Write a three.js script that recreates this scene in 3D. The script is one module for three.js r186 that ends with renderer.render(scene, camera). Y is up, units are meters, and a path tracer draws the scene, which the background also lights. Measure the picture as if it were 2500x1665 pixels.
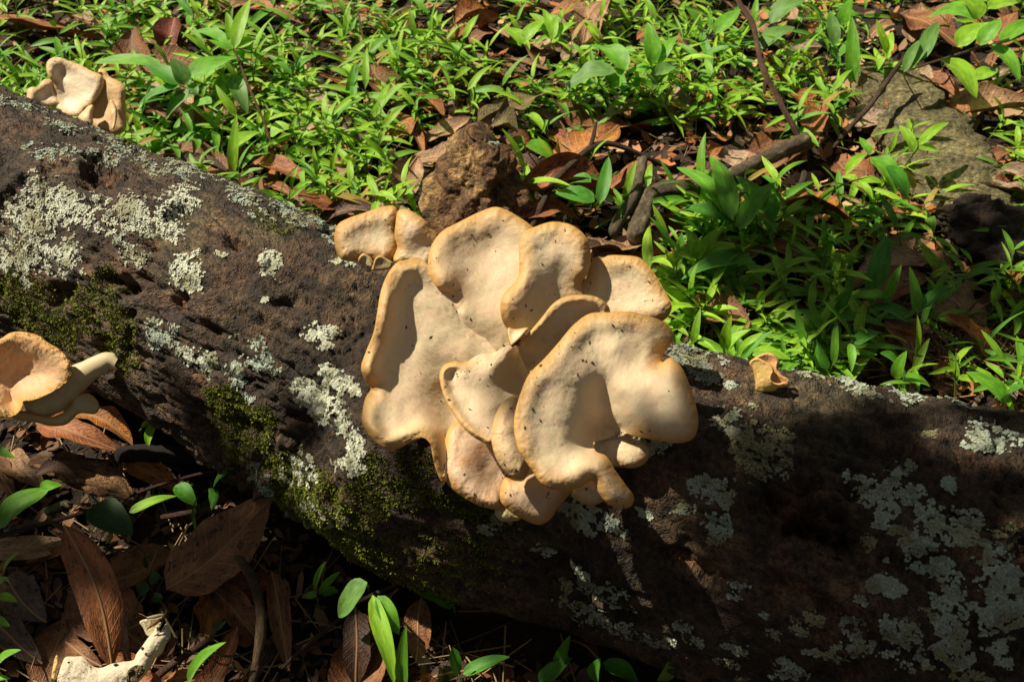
import * as THREE from 'three';
import { mergeGeometries } from 'three/addons/utils/BufferGeometryUtils.js';

// ---------------------------------------------------------------- camera, sky, sun, exposure
const scene = new THREE.Scene();
const ASPECT = 1024 / 681, FOV = 35, PITCH = 42 * Math.PI / 180, DIST = 1.06;
const AIM = new THREE.Vector3(0, 0.12, 0);
const camera = new THREE.PerspectiveCamera(FOV, ASPECT, 0.02, 60);
camera.position.set(0, AIM.y + DIST * Math.sin(PITCH), DIST * Math.cos(PITCH));
camera.lookAt(AIM);
camera.focus = 0.98; camera.userData.fStop = 14;
camera.updateMatrixWorld(true);
const renderer = new THREE.WebGLRenderer({ antialias: true });
renderer.setSize(1024, 681);
renderer.toneMapping = THREE.LinearToneMapping;
renderer.toneMappingExposure = 1.4;
renderer.shadowMap.enabled = true;

const SUN = new THREE.Vector3(-0.55, 0.80, -0.20).normalize();
// pale veiled sky, brighter overhead than at the horizon, computed
{
  const W = 128, H = 64, d = new Float32Array(W * H * 4);
  for (let y = 0; y < H; y++) for (let x = 0; x < W; x++) { const e = Math.max(0, Math.sin(((y + 0.5) / H - 0.5) * Math.PI)), k = 0.40 + 0.60 * e, i = (y * W + x) * 4; d[i] = 0.92 * k; d[i + 1] = 0.93 * k; d[i + 2] = 0.92 * k; d[i + 3] = 1; }
  const t = new THREE.DataTexture(d, W, H, THREE.RGBAFormat, THREE.FloatType); t.mapping = THREE.EquirectangularReflectionMapping; t.magFilter = THREE.LinearFilter; t.needsUpdate = true;
  scene.background = t; scene.environment = t;
}
scene.environmentIntensity = scene.backgroundIntensity = 0.12;
const sun = new THREE.DirectionalLight(new THREE.Color(1.0, 0.89, 0.70), 5.0);
sun.name = 'sun_light';
sun.position.copy(SUN).multiplyScalar(6);
sun.castShadow = true;
sun.shadow.mapSize.set(4096, 4096);
Object.assign(sun.shadow.camera, { left: -1.6, right: 1.6, top: 1.6, bottom: -1.6, near: 0.5, far: 14 });
sun.shadow.radius = 1.4;
scene.add(sun, sun.target);

// ---------------------------------------------------------------- small helpers
let seed = 12345;
const rnd = () => { seed = (seed + 0x6d2b79f5) | 0; let t = Math.imul(seed ^ (seed >>> 15), 1 | seed); t = (t + Math.imul(t ^ (t >>> 7), 61 | t)) ^ t; return ((t ^ (t >>> 14)) >>> 0) / 4294967296; };
const rr = (a, b) => a + (b - a) * rnd();
const clamp = (x, a = 0, b = 1) => Math.min(b, Math.max(a, x));
const lerp = (a, b, t) => a + (b - a) * t;
const sstep = (a, b, x) => { const t = clamp((x - a) / (b - a)); return t * t * (3 - 2 * t); };
const V = (x, y, z) => new THREE.Vector3(x, y, z);
const hash3 = (x, y, z) => { let h = Math.imul(x, 374761393) ^ Math.imul(y, 668265263) ^ Math.imul(z, 2147483647 ^ 0x5bd1e995); h = Math.imul(h ^ (h >>> 13), 1274126177); h = Math.imul(h ^ (h >>> 16), 0x85ebca6b); return ((h ^ (h >>> 15)) >>> 0) / 4294967296; };
function noise(x, y, z) {                                     // value noise, -1..1
  const ix = Math.floor(x), iy = Math.floor(y), iz = Math.floor(z);
  let fx = x - ix, fy = y - iy, fz = z - iz;
  fx = fx * fx * (3 - 2 * fx); fy = fy * fy * (3 - 2 * fy); fz = fz * fz * (3 - 2 * fz);
  const a = lerp(lerp(hash3(ix, iy, iz), hash3(ix + 1, iy, iz), fx), lerp(hash3(ix, iy + 1, iz), hash3(ix + 1, iy + 1, iz), fx), fy);
  const b = lerp(lerp(hash3(ix, iy, iz + 1), hash3(ix + 1, iy, iz + 1), fx), lerp(hash3(ix, iy + 1, iz + 1), hash3(ix + 1, iy + 1, iz + 1), fx), fy);
  return lerp(a, b, fz) * 2 - 1;
}
const fbm = (x, y, z, o = 4) => { let s = 0, a = 0.5; for (let i = 0; i < o; i++) { s += a * noise(x, y, z); x = x * 2.03 + 17.1; y = y * 2.03 + 5.3; z = z * 2.03 + 9.7; a *= 0.5; } return s; };

// a point of the photograph (2500 x 1665) turned into a ray, a depth or a place on the ground
const TH = Math.tan(FOV * Math.PI / 360);
const CR = V(1, 0, 0).applyQuaternion(camera.quaternion), CU = V(0, 1, 0).applyQuaternion(camera.quaternion), CF = V(0, 0, -1).applyQuaternion(camera.quaternion);
const PX = 2 * TH * ASPECT / 2500;                             // metres per photo pixel and metre of depth
const ray = (x, y) => CF.clone().addScaledVector(CR, (x / 2500 * 2 - 1) * ASPECT * TH).addScaledVector(CU, (1 - y / 1665 * 2) * TH);
const at = (x, y, d) => camera.position.clone().addScaledVector(ray(x, y), d);
const depthOf = (p) => p.clone().sub(camera.position).dot(CF);
const gnd = (x, y, h = 0) => { const r = ray(x, y); return camera.position.clone().addScaledVector(r, (h - camera.position.y) / r.y); };
const pix = (p) => { const q = p.clone().sub(camera.position), d = q.dot(CF); return [(q.dot(CR) / d / (ASPECT * TH) + 1) * 1250, (1 - q.dot(CU) / d / TH) * 832.5, d]; };

const used = {};
function numbered(n) { const k = used[n] = (used[n] ?? -1) + 1; return k ? n + '_' + String(k).padStart(3, '0') : n; }
function tag(o, label, category, group) { o.userData.label = label; o.userData.category = category; if (group) o.userData.group = group; return o; }
function thing(name, label, category, pos, group) { const g = new THREE.Group(); g.name = numbered(name); g.position.copy(pos); scene.add(g); return tag(g, label, category, group); }
function part(name, geo, mat, parent, kind) {                   // geometry is in the parent's axes
  const m = new THREE.Mesh(geo, mat); m.name = name; m.castShadow = m.receiveShadow = true; if (kind) m.userData.kind = kind; parent.add(m); return m;
}
function top(name, geo, mat, label, category, group) { const m = new THREE.Mesh(geo, mat); m.name = numbered(name); m.castShadow = m.receiveShadow = true; scene.add(m); return tag(m, label, category, group); }
function struct(name, geo, mat, kind = 'structure') { const m = new THREE.Mesh(geo, mat); m.name = name; m.castShadow = m.receiveShadow = true; m.userData.kind = kind; scene.add(m); return m; }
// geometry from plain arrays
function geom(pos, idx, col, uv, nor) {
  const g = new THREE.BufferGeometry();
  g.setAttribute('position', new THREE.Float32BufferAttribute(pos, 3));
  if (col) g.setAttribute('color', new THREE.Float32BufferAttribute(col, 3));
  if (uv) g.setAttribute('uv', new THREE.Float32BufferAttribute(uv, 2));
  if (idx) g.setIndex(idx);
  if (nor) g.setAttribute('normal', new THREE.Float32BufferAttribute(nor, 3)); else g.computeVertexNormals();
  return g;
}
function dataTex(w, h, f, srgb) {                               // f(u, v) -> [r, g, b] 0..1
  const d = new Uint8Array(w * h * 4);
  for (let y = 0; y < h; y++) for (let x = 0; x < w; x++) { const c = f(x / w, y / h), i = (y * w + x) * 4; d[i] = clamp(c[0]) * 255; d[i + 1] = clamp(c[1]) * 255; d[i + 2] = clamp(c[2]) * 255; d[i + 3] = 255; }
  const t = new THREE.DataTexture(d, w, h); t.magFilter = t.minFilter = THREE.LinearFilter; t.wrapS = t.wrapT = THREE.RepeatWrapping; if (srgb) t.colorSpace = THREE.SRGBColorSpace; t.needsUpdate = true; return t;
}
// noise that tiles once over u, v in 0..1
const tnoise = (u, v, f, z) => {
  const x = u * f, y = v * f, ix = Math.floor(x), iy = Math.floor(y), s = Math.round(z * 7) + f * 131, m = (a) => ((a % f) + f) % f; let fx = x - ix, fy = y - iy; fx = fx * fx * (3 - 2 * fx); fy = fy * fy * (3 - 2 * fy);
  return lerp(lerp(hash3(m(ix), m(iy), s), hash3(m(ix + 1), m(iy), s), fx), lerp(hash3(m(ix), m(iy + 1), s), hash3(m(ix + 1), m(iy + 1), s), fx), fy) * 2 - 1;
};

// ---------------------------------------------------------------- the fallen log
// centre line in the photograph, half width in photo pixels
const LOGC = [[-260, 380, 275], [122, 574, 290], [691, 847, 327], [1000, 1003, 350], [1118, 1076, 385], [1533, 1196, 376], [2082, 1355, 408], [2500, 1440, 440], [3000, 1560, 470]].map(([x, y, w]) => {
  let r = 0.14, p;
  for (let i = 0; i < 6; i++) { p = gnd(x, y, r * 0.92); r = w * PX * depthOf(p); }
  return { p, r };
});
const logCurve = new THREE.CatmullRomCurve3(LOGC.map((c) => c.p));
const LOGLEN = logCurve.getLength();
const logR = (t) => { const u = t * (LOGC.length - 1), i = Math.min(LOGC.length - 2, Math.floor(u)); return lerp(LOGC[i].r, LOGC[i + 1].r, sstep(0, 1, u - i)); };
// dents in photo pixels: x, y, radius along, radius across, depth in metres (minus = bump)
const DENTS = [[245, 405, 52, 34, 0.030], [215, 440, 40, 20, 0.012], [300, 700, 50, 26, 0.022], [345, 672, 34, 18, 0.016], [135, 720, 28, 34, 0.020], [170, 690, 24, 30, 0.010], [320, 770, 16, 22, 0.016], [310, 830, 16, 50, 0.018], [435, 735, 26, 20, 0.016],
  [575, 590, 30, 26, 0.014], [712, 1028, 26, 16, 0.016], [770, 1050, 70, 40, 0.006], [1950, 1255, 105, 62, 0.030], [2000, 1305, 70, 34, 0.020], [1890, 1215, 80, 46, -0.012], [2190, 1110, 90, 40, 0.006], [365, 580, 22, 30, 0.010], [200, 640, 24, 18, 0.010], [660, 650, 30, 18, 0.007],
  [1700, 1390, 120, 26, 0.012], [1560, 1330, 140, 18, 0.008], [500, 800, 60, 14, 0.006], [1940, 1440, 160, 20, 0.010], [2150, 1560, 150, 20, 0.010], [690, 700, 50, 30, 0.005], [480, 1000, 40, 20, 0.006],
  [560, 1130, 90, 70, -0.008], [760, 1210, 110, 70, -0.010], [300, 660, 80, 50, -0.006]];
const NS = 960, NT = 380;
const logP = [], logU = [];
{
  const Np = (NS + 1) * (NT + 1), pos = new Float32Array(Np * 3), base = new Float32Array(Np * 3), nrm = new Float32Array(Np * 3);
  const T = V(0, 0, 0), up = V(0, 1, 0);
  for (let i = 0; i <= NS; i++) {
    const s = i / NS, c = logCurve.getPoint(s), r = logR(s);
    logCurve.getTangent(s, T); const side = T.clone().cross(up).normalize(), u2 = side.clone().cross(T).normalize();
    for (let j = 0; j <= NT; j++) {
      const th = j / NT * Math.PI * 2, o = (i * (NT + 1) + j) * 3;
      const nx = side.x * Math.cos(th) + u2.x * Math.sin(th), ny = side.y * Math.cos(th) + u2.y * Math.sin(th), nz = side.z * Math.cos(th) + u2.z * Math.sin(th);
      nrm[o] = nx; nrm[o + 1] = ny; nrm[o + 2] = nz;
      const rad = r * 0.985;
      base[o] = c.x + nx * rad; base[o + 1] = c.y + ny * rad; base[o + 2] = c.z + nz * rad;
    }
  }
  // bark relief
  const q = V(0, 0, 0), col = new Float32Array(Np * 3);
  for (let i = 0; i <= NS; i++) for (let j = 0; j <= NT; j++) {
    const o = (i * (NT + 1) + j) * 3, jj = j === NT ? 0 : j, b = (i * (NT + 1) + jj) * 3;
    const x = base[b], y = base[b + 1], z = base[b + 2], s = i / NS * LOGLEN;
    // coordinates stretched along the grain
    const gx = s * 16, ang = jj / NT * Math.PI * 2, gy = Math.cos(ang) * 5, gz = Math.sin(ang) * 5;
    let d = 0.012 * fbm(x * 7 + 3, y * 7, z * 7, 3);
    const ridge = 1 - Math.abs(fbm(gx * 0.5, gy * 1.3, gz * 1.3, 3) * 2);
    d -= 0.0022 * Math.pow(clamp(ridge), 4);
    d += 0.0050 * fbm(x * 42, y * 42, z * 42, 3) + 0.0036 * fbm(x * 130, y * 130, z * 130, 3) + 0.0012 * fbm(x * 420, y * 420, z * 420, 2);
    const crk = 1 - Math.abs(fbm(s * 22 + 3, gy * 2.6, gz * 2.6, 3)) * 3.2; d -= 0.0065 * clamp(crk) ** 3 * sstep(-0.25, 0.2, fbm(x * 11, y * 11 + 30, z * 11, 2));
    const pit = fbm(x * 26 + 40, y * 26, z * 26, 3);
    d -= 0.009 * sstep(0.24, 0.42, pit);
    q.set(x, y, z); const facing = (camera.position.x - x) * nrm[b] + (camera.position.y - y) * nrm[b + 1] + (camera.position.z - z) * nrm[b + 2];
    let hole = 0;
    if (facing > 0) {
      const [px, py] = pix(q);
      for (const [dx, dy, ra, rb, dep] of DENTS) {
        const ex = px - dx, ey = py - dy; if (Math.abs(ex) > 260 || Math.abs(ey) > 200) continue;
        const ca = 0.90, sa = 0.43, a = (ex * ca + ey * sa) / ra, c2 = (-ex * sa + ey * ca) / rb, rr2 = a * a + c2 * c2;
        if (rr2 < 4) { const w = 1 - sstep(0.25, 1.25, Math.sqrt(rr2) + 1.1 * fbm(x * 70, y * 70, z * 70, 4)); d -= dep * w * (0.8 + 0.8 * fbm(x * 120, y * 120, z * 120, 2)); if (dep > 0.009) hole = Math.max(hole, w); }
      }
    }
    pos[o] = x + nrm[b] * d; pos[o + 1] = y + nrm[b + 1] * d; pos[o + 2] = z + nrm[b + 2] * d;
    // bark colours: dark umber with greyer, redder and ochre patches
    const m1 = sstep(-0.2, 0.35, fbm(x * 14, y * 14, z * 14, 4)), m2 = sstep(0.02, 0.4, fbm(x * 22 + 9, y * 22, z * 22, 4)), g = 0.74 + 0.9 * fbm(x * 300, y * 300, z * 300, 2) + 0.8 * fbm(x * 80, y * 80, z * 80, 3);
    let c0 = lerp(0.052, 0.118, m1), c1 = lerp(0.035, 0.078, m1), c2 = lerp(0.022, 0.045, m1);
    c0 = lerp(c0, 0.125, m2 * 0.6); c1 = lerp(c1, 0.068, m2 * 0.6); c2 = lerp(c2, 0.042, m2 * 0.6);
    const al = sstep(0.1, 0.4, fbm(x * 9 + 50, y * 9, z * 9, 4)); c0 = lerp(c0, 0.10, al * 0.6); c1 = lerp(c1, 0.092, al * 0.6); c2 = lerp(c2, 0.05, al * 0.6);
    const woodm = hole * 0.5; c0 = lerp(c0, 0.16, woodm); c1 = lerp(c1, 0.075, woodm); c2 = lerp(c2, 0.035, woodm);
    const gg = clamp(g, 0.3, 1.7), st = clamp(0.95 + 0.9 * fbm(s * 9 + 70, gy * 3.4, gz * 3.4, 3) + 0.5 * fbm(s * 3 + 20, gy * 0.9, gz * 0.9, 2), 0.45, 1.6); col[o] = c0 * gg * 1.8 * st; col[o + 1] = c1 * gg * 1.74 * st; col[o + 2] = c2 * gg * 1.72 * st;
  }
  const idx = [];
  for (let i = 0; i < NS; i++) for (let j = 0; j < NT; j++) { const a = i * (NT + 1) + j, b = a + NT + 1; idx.push(a, b, a + 1, b, b + 1, a + 1); }
  const uv = new Float32Array(Np * 2);
  for (let i = 0; i <= NS; i++) for (let j = 0; j <= NT; j++) { const k = (i * (NT + 1) + j) * 2; uv[k] = i / NS * LOGLEN * 8; uv[k + 1] = j / NT * 7; }
  var logGeo = geom(pos, idx, col, uv);
  var logNor = logGeo.attributes.normal.array, logPos = pos, logDir = nrm;
}
// look-up: photo pixel -> nearest vertex of the log that faces the camera
const LW = 625, LH = 417, look = new Int32Array(LW * LH).fill(-1), lookD = new Float32Array(LW * LH).fill(9);
const logPix = new Float32Array((NS + 1) * (NT + 1) * 2);
{
  const q = V(0, 0, 0);
  for (let k = 0; k < (NS + 1) * (NT + 1); k++) {
    q.fromArray(logPos, k * 3); const p = pix(q); logPix[k * 2] = p[0]; logPix[k * 2 + 1] = p[1];
    const f = (camera.position.x - q.x) * logDir[k * 3] + (camera.position.y - q.y) * logDir[k * 3 + 1] + (camera.position.z - q.z) * logDir[k * 3 + 2];
    if (f < 0) { logPix[k * 2] = -9999; continue; }
    const X = Math.floor(p[0] / 4), Y = Math.floor(p[1] / 4);
    for (let a = -1; a <= 1; a++) for (let b = -1; b <= 1; b++) { const xx = X + a, yy = Y + b; if (xx < 0 || yy < 0 || xx >= LW || yy >= LH) continue; const i = yy * LW + xx; if (p[2] < lookD[i] - 0.002) { lookD[i] = p[2]; look[i] = k; } }
  }
}
const onLog = (x, y) => { const k = look[clamp(Math.floor(y / 4), 0, LH - 1) * LW + clamp(Math.floor(x / 4), 0, LW - 1)]; return k < 0 ? null : { p: V(0, 0, 0).fromArray(logPos, k * 3), n: V(0, 0, 0).fromArray(logNor, k * 3), k }; };
const barkBump = dataTex(512, 512, (u, v) => { const a = 0.5 + 0.25 * tnoise(u, v, 60, 1) + 0.2 * tnoise(u, v, 130, 5) + 0.2 * tnoise(u, v, 26, 8); return [a, a, a]; });
const grit = dataTex(1024, 1024, (u, v) => { const f = 0.55 * tnoise(u, v, 64, 21) + 0.6 * tnoise(u, v, 130, 4) + 0.4 * tnoise(u, v, 260, 13), p = tnoise(u, v, 30, 44), k = 0.52 + 0.36 * f + 0.16 * p + (tnoise(u, v, 110, 70) > 0.82 ? 0.35 : 0), w = tnoise(u, v, 24, 90); return [k * (1.03 + 0.08 * w), k, k * (0.86 - 0.1 * w)]; });
const gritBump = dataTex(1024, 1024, (u, v) => { const a = 0.5 + 0.26 * tnoise(u, v, 64, 21) + 0.26 * tnoise(u, v, 130, 4) + 0.16 * tnoise(u, v, 260, 13) + 0.2 * tnoise(u, v, 30, 8); return [a, a, a]; });
const M = {};
M.bark = new THREE.MeshStandardMaterial({ vertexColors: true, roughness: 0.8, map: grit, bumpMap: gritBump, bumpScale: 0.0026 });
const log = thing('fallen_log', 'big rough dark log crossing the picture, spotted with pale lichen and green moss', 'log', V(0, 0, 0));
part('bark', logGeo, M.bark, log);

{ let s = 0; for (let k = 0; k < logNor.length; k += 999) s += logNor[k] * logDir[k] + logNor[k + 1] * logDir[k + 1] + logNor[k + 2] * logDir[k + 2]; console.log('log normals', s); }

// ---------------------------------------------------------------- fungi
// thin-plate spline through [x, y, h] points
function tps(pts) {
  const n = pts.length, N = n + 3, A = [], S = 300;
  const U = (r2) => r2 < 1e-12 ? 0 : r2 * Math.log(r2) * 0.5;
  for (let i = 0; i < n; i++) { const row = new Float64Array(N + 1); for (let j = 0; j < n; j++) { const dx = (pts[i][0] - pts[j][0]) / S, dy = (pts[i][1] - pts[j][1]) / S; row[j] = U(dx * dx + dy * dy); } row[i] += 0.004; row[n] = 1; row[n + 1] = pts[i][0] / S; row[n + 2] = pts[i][1] / S; row[N] = pts[i][2]; A.push(row); }
  for (let k = 0; k < 3; k++) { const row = new Float64Array(N + 1); for (let j = 0; j < n; j++) row[j] = k === 0 ? 1 : pts[j][k - 1] / S; A.push(row); }
  for (let c = 0; c < N; c++) {
    let p = c; for (let r = c + 1; r < N; r++) if (Math.abs(A[r][c]) > Math.abs(A[p][c])) p = r;
    [A[c], A[p]] = [A[p], A[c]]; const d = A[c][c];
    for (let r = c + 1; r < N; r++) { const f = A[r][c] / d; if (f) for (let k = c; k <= N; k++) A[r][k] -= f * A[c][k]; }
  }
  const w = new Float64Array(N);
  for (let r = N - 1; r >= 0; r--) { let s = A[r][N]; for (let k = r + 1; k < N; k++) s -= A[r][k] * w[k]; w[r] = s / A[r][r]; }
  return (x, y) => { let s = w[n] + w[n + 1] * x / S + w[n + 2] * y / S; for (let j = 0; j < n; j++) { const dx = (x - pts[j][0]) / S, dy = (y - pts[j][1]) / S; s += w[j] * U(dx * dx + dy * dy); } return s; };
}
const fungusBump = dataTex(256, 256, (u, v) => { const a = 0.5 + 0.2 * tnoise(u, v, 18, 5) + 0.28 * tnoise(u, v, 40, 3) + 0.2 * tnoise(u, v, 90, 9); return [a, a, a]; });
M.fungus = new THREE.MeshPhysicalMaterial({ vertexColors: true, roughness: 0.62, bumpMap: fungusBump, bumpScale: 0.00009, transmission: 0.12, thickness: 0, side: THREE.DoubleSide });
M.speck = new THREE.MeshStandardMaterial({ color: new THREE.Color(0.045, 0.028, 0.015), roughness: 0.9 });
// frame: photo crop (ox, oy, scale) and the plane that the body grows in (depth d0 at photo row y0, tilt k, sideways tilt kx about x0)
const frame = (ox, oy, sc, d0, x0, y0, k, kx = 0) => { const u = PX * d0; return { u: u * sc, P: (x, y, h) => { const sx = x * sc + ox, sy = y * sc + oy; return at(sx, sy, d0 + (k * (y0 - sy) + kx * (sx - x0)) * u - h * sc * u); }, sc }; };
const CREAM = [0.79, 0.645, 0.415], OCHRE = [0.55, 0.29, 0.055], PINK = [0.80, 0.585, 0.40], PALE = [0.62, 0.52, 0.33], UNDER = [0.54, 0.45, 0.25];
function lobe(fr, rim, inner, o = {}) {
  const { spine = null, th = 22, rw = 60, rd = 30, dh = 0, wr = 1, NU = 220, NJ = 34, rimCol = OCHRE, mid = CREAM, deep = PINK, under = UNDER, rimW = 100 } = o;
  const hs = o.hs ?? 2.0, R = rim.map(([x, y, h, k = 1]) => [x, y, h * hs + dh, k]), I = inner.map(([x, y, h]) => [x, y, h * hs + dh]);
  const curve = new THREE.CatmullRomCurve3(R.map(([x, y, h, k]) => V(x, y, k * 0.001)), true, 'centripetal');
  let P = curve.getSpacedPoints(NU).slice(0, NU);
  const H = tps([...R, ...I]);
  const sp = spine || [[R.reduce((s, p) => s + p[0], 0) / R.length, R.reduce((s, p) => s + p[1], 0) / R.length]];
  // nearest place on the spine, as a length along it
  const cum = [0]; for (let i = 0; i + 1 < sp.length; i++) cum.push(cum[i] + Math.hypot(sp[i + 1][0] - sp[i][0], sp[i + 1][1] - sp[i][1]));
  const near = (x, y) => { let best = 0, bd = 1e9; for (let i = 0; i + 1 < sp.length; i++) { const [ax, ay] = sp[i], [bx, by] = sp[i + 1], t = clamp(((x - ax) * (bx - ax) + (y - ay) * (by - ay)) / ((bx - ax) ** 2 + (by - ay) ** 2)), d = (x - lerp(ax, bx, t)) ** 2 + (y - lerp(ay, by, t)) ** 2; if (d < bd) { bd = d; best = lerp(cum[i], cum[i + 1], t); } } return best; };
  const along = (l) => { let i = 0; while (i + 2 < cum.length && l > cum[i + 1]) i++; if (sp.length < 2) return sp[0]; const t = clamp((l - cum[i]) / (cum[i + 1] - cum[i])); return [lerp(sp[i][0], sp[i + 1][0], t), lerp(sp[i][1], sp[i + 1][1], t)]; };
  const rimP = P, rimN = P.length, L0 = P.map((p) => near(p.x, p.y)); P = []; const S = [], fan = [];
  if (sp.length > 1) {                                          // the place on the spine must run one way on either side, or the sheet would lie double
    let hi = 0, lo = 0; for (let i = 0; i < rimN; i++) { if (L0[i] > L0[hi]) hi = i; if (L0[i] < L0[lo]) lo = i; }
    for (let i = hi, p = L0[hi]; i !== lo; i = (i + 1) % rimN) p = L0[i] = Math.min(L0[i], p);
    for (let i = lo, p = L0[lo]; i !== hi; i = (i + 1) % rimN) p = L0[i] = Math.max(L0[i], p);
  }
  for (let i = 0; i < rimN; i++) { const a = L0[i], b = L0[(i + 1) % rimN], k = Math.max(1, Math.ceil(Math.abs(b - a) / 14)); for (let j = 0; j < k; j++) { const f = k > 2 ? 0 : j / k, q = rimP[i], r = rimP[(i + 1) % rimN]; P.push(V(lerp(q.x, r.x, f), lerp(q.y, r.y, f), 0)); S.push(along(lerp(a, b, j / k))); fan.push(k > 2); } }
  const N = P.length;
  let dk = 1, ds = 0;                                          // rim strength and place along the rim at the nearest point
  const rimS = [0]; for (let i = 0; i < rimN; i++) rimS.push(rimS[i] + Math.hypot(rimP[(i + 1) % rimN].x - rimP[i].x, rimP[(i + 1) % rimN].y - rimP[i].y));
  const dist = (x, y) => { let m = 1e9; for (let i = 0; i < rimN; i++) { const a = rimP[i], b = rimP[(i + 1) % rimN], ex = b.x - a.x, ey = b.y - a.y, t = clamp(((x - a.x) * ex + (y - a.y) * ey) / (ex * ex + ey * ey + 1e-9)), dx = x - a.x - ex * t, dy = y - a.y - ey * t, d = dx * dx + dy * dy; if (d < m) { m = d; dk = clamp(lerp(a.z, b.z, t) * 1000); ds = lerp(rimS[i], rimS[i + 1], t); } } return Math.sqrt(m); };
  const sd = o.seed ?? R.length * 7.3 + R[0][0] * 0.013;
  const roll = (d) => { const q = clamp(1 - d / rw); return rd * q * q + (d < 10 ? 6 * (1 - Math.sqrt(clamp(1 - (1 - d / 10) ** 2))) : 0); };
  const rg = o.ridge ?? 9, rgw = o.rgw ?? 1, hAt = (x, y) => { const d = dist(x, y), ri = (d - 34 * rgw) / (24 * rgw); const kk = dk; return [H(x, y) - roll(d) * kk + rg * kk * Math.exp(-ri * ri) * clamp(0.6 + 1.6 * fbm(x / 130 + sd, y / 130, sd + 40, 2), 0, 1.3) + wr * kk * 1.3 * noise(ds / 13, d / 70, sd + 60) * clamp(1 - d / 100) * sstep(0, 14, d) + wr * (8 * fbm(x / 95 + sd, y / 95, sd + 9, 2) + 5 * fbm(x / 70 + sd, y / 70, sd, 2) + 1.6 * fbm(x / 18, y / 18, sd + 3, 2) * (1 + 2.4 * clamp(1 - d / 80)) + 0.5 * fbm(x / 6, y / 6, sd + 5, 2)), d]; };
  const pos = [], col = [], uv = [], nor = [], idx = [], top = [];
  const ts = []; for (let j = 0; j <= NJ; j++) ts.push(1 - Math.pow(1 - j / NJ, 1.25));
  const push = (p, c, x, y) => { pos.push(p.x, p.y, p.z); col.push(c[0], c[1], c[2]); uv.push(x * fr.u * 22, y * fr.u * 22); };
  const mix = (a, b, t) => [lerp(a[0], b[0], t), lerp(a[1], b[1], t), lerp(a[2], b[2], t)];
  let hmin = 1e9, hmax = -1e9; for (const p of [...R, ...I]) { hmin = Math.min(hmin, p[2]); hmax = Math.max(hmax, p[2]); }
  for (let j = 0; j <= NJ; j++) for (let i = 0; i < N; i++) {
    const t = ts[j], x = lerp(S[i][0], P[i].x, t), y = lerp(S[i][1], P[i].y, t), [h, d] = hAt(x, y), kr = dk;
    const p = fr.P(x, y, h), e = 2.5, px = fr.P(x + e, y, hAt(x + e, y)[0]), py = fr.P(x, y - e, hAt(x, y - e)[0]);
    const n = px.sub(p).cross(py.sub(p)).normalize(); nor.push(n.x, n.y, n.z);
    const n1 = fbm(x / 55, y / 55, sd + 20, 3), n2 = fbm(x / 9, y / 9, sd + 30, 2);
    let c = mix(mid, deep, clamp(0.32 + 1.3 * n1));
    c = mix(c, rimCol, clamp(1 - d / (rimW * (1 + 0.5 * n1)) ) ** 1.15 * 0.97 * kr);
    const g = 1 + 0.08 * n2 + 0.09 * n1;
    push(p, [c[0] * g, c[1] * g, c[2] * g], x, y);
    if (d > 8 && j > 1 && n.dot(CF) ** 2 > 0.42 && !fan[i]) top.push(pos.length / 3 - 1);
  }
  // the turned edge and the underside
  const lay = [[0.995, 6], [0.985, 13], [0.95, th * 0.85], [0.86, th], [0.7, th], [0.45, th], [0.2, th], [0.0, th]];
  for (const [t, dz] of lay) for (let i = 0; i < N; i++) {
    const ins = t > 0.9 ? 1 : t, sx = S[i][0], sy = S[i][1]; let x, y;
    if (t > 0.9) { const L = Math.hypot(P[i].x - sx, P[i].y - sy), k = 1 - [0, 2.5, 7][t === 0.995 ? 0 : t === 0.985 ? 1 : 2] / Math.max(L, 20); x = lerp(sx, P[i].x, k); y = lerp(sy, P[i].y, k); } else { x = lerp(sx, P[i].x, t); y = lerp(sy, P[i].y, t); }
    const [h] = hAt(x, y), c = t > 0.98 ? rimCol : mix(under, rimCol, t > 0.9 ? 0.5 : 0.0);
    push(fr.P(x, y, h - dz), c, x, y); nor.push(0, 0, 1);
  }
  const rows = NJ + 1 + lay.length;
  for (let j = 0; j < rows - 1; j++) for (let i = 0; i < N; i++) { const a = j * N + i, b = j * N + (i + 1) % N, c = a + N, d = b + N; idx.push(a, b, c, b, d, c); }
  const g = geom(pos, idx, col, uv);
  // orient outwards and lay the exact normals on the upper face
  const ga = g.attributes.normal.array, k0 = Math.floor(NJ * 0.7) * N; let dot = 0;
  for (let k = k0; k < k0 + N; k++) dot += ga[k * 3] * nor[k * 3] + ga[k * 3 + 1] * nor[k * 3 + 1] + ga[k * 3 + 2] * nor[k * 3 + 2];
  if (dot < 0) { const ix = g.index.array; for (let k = 0; k < ix.length; k += 3) { const s = ix[k]; ix[k] = ix[k + 1]; ix[k + 1] = s; } g.computeVertexNormals(); }
  const gb = g.attributes.normal.array; for (let k = 0; k < (NJ) * N * 3; k++) gb[k] = nor[k];
  g.userData.top = top; g.userData.pos = pos; g.userData.nor = nor;
  return g;
}
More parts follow.
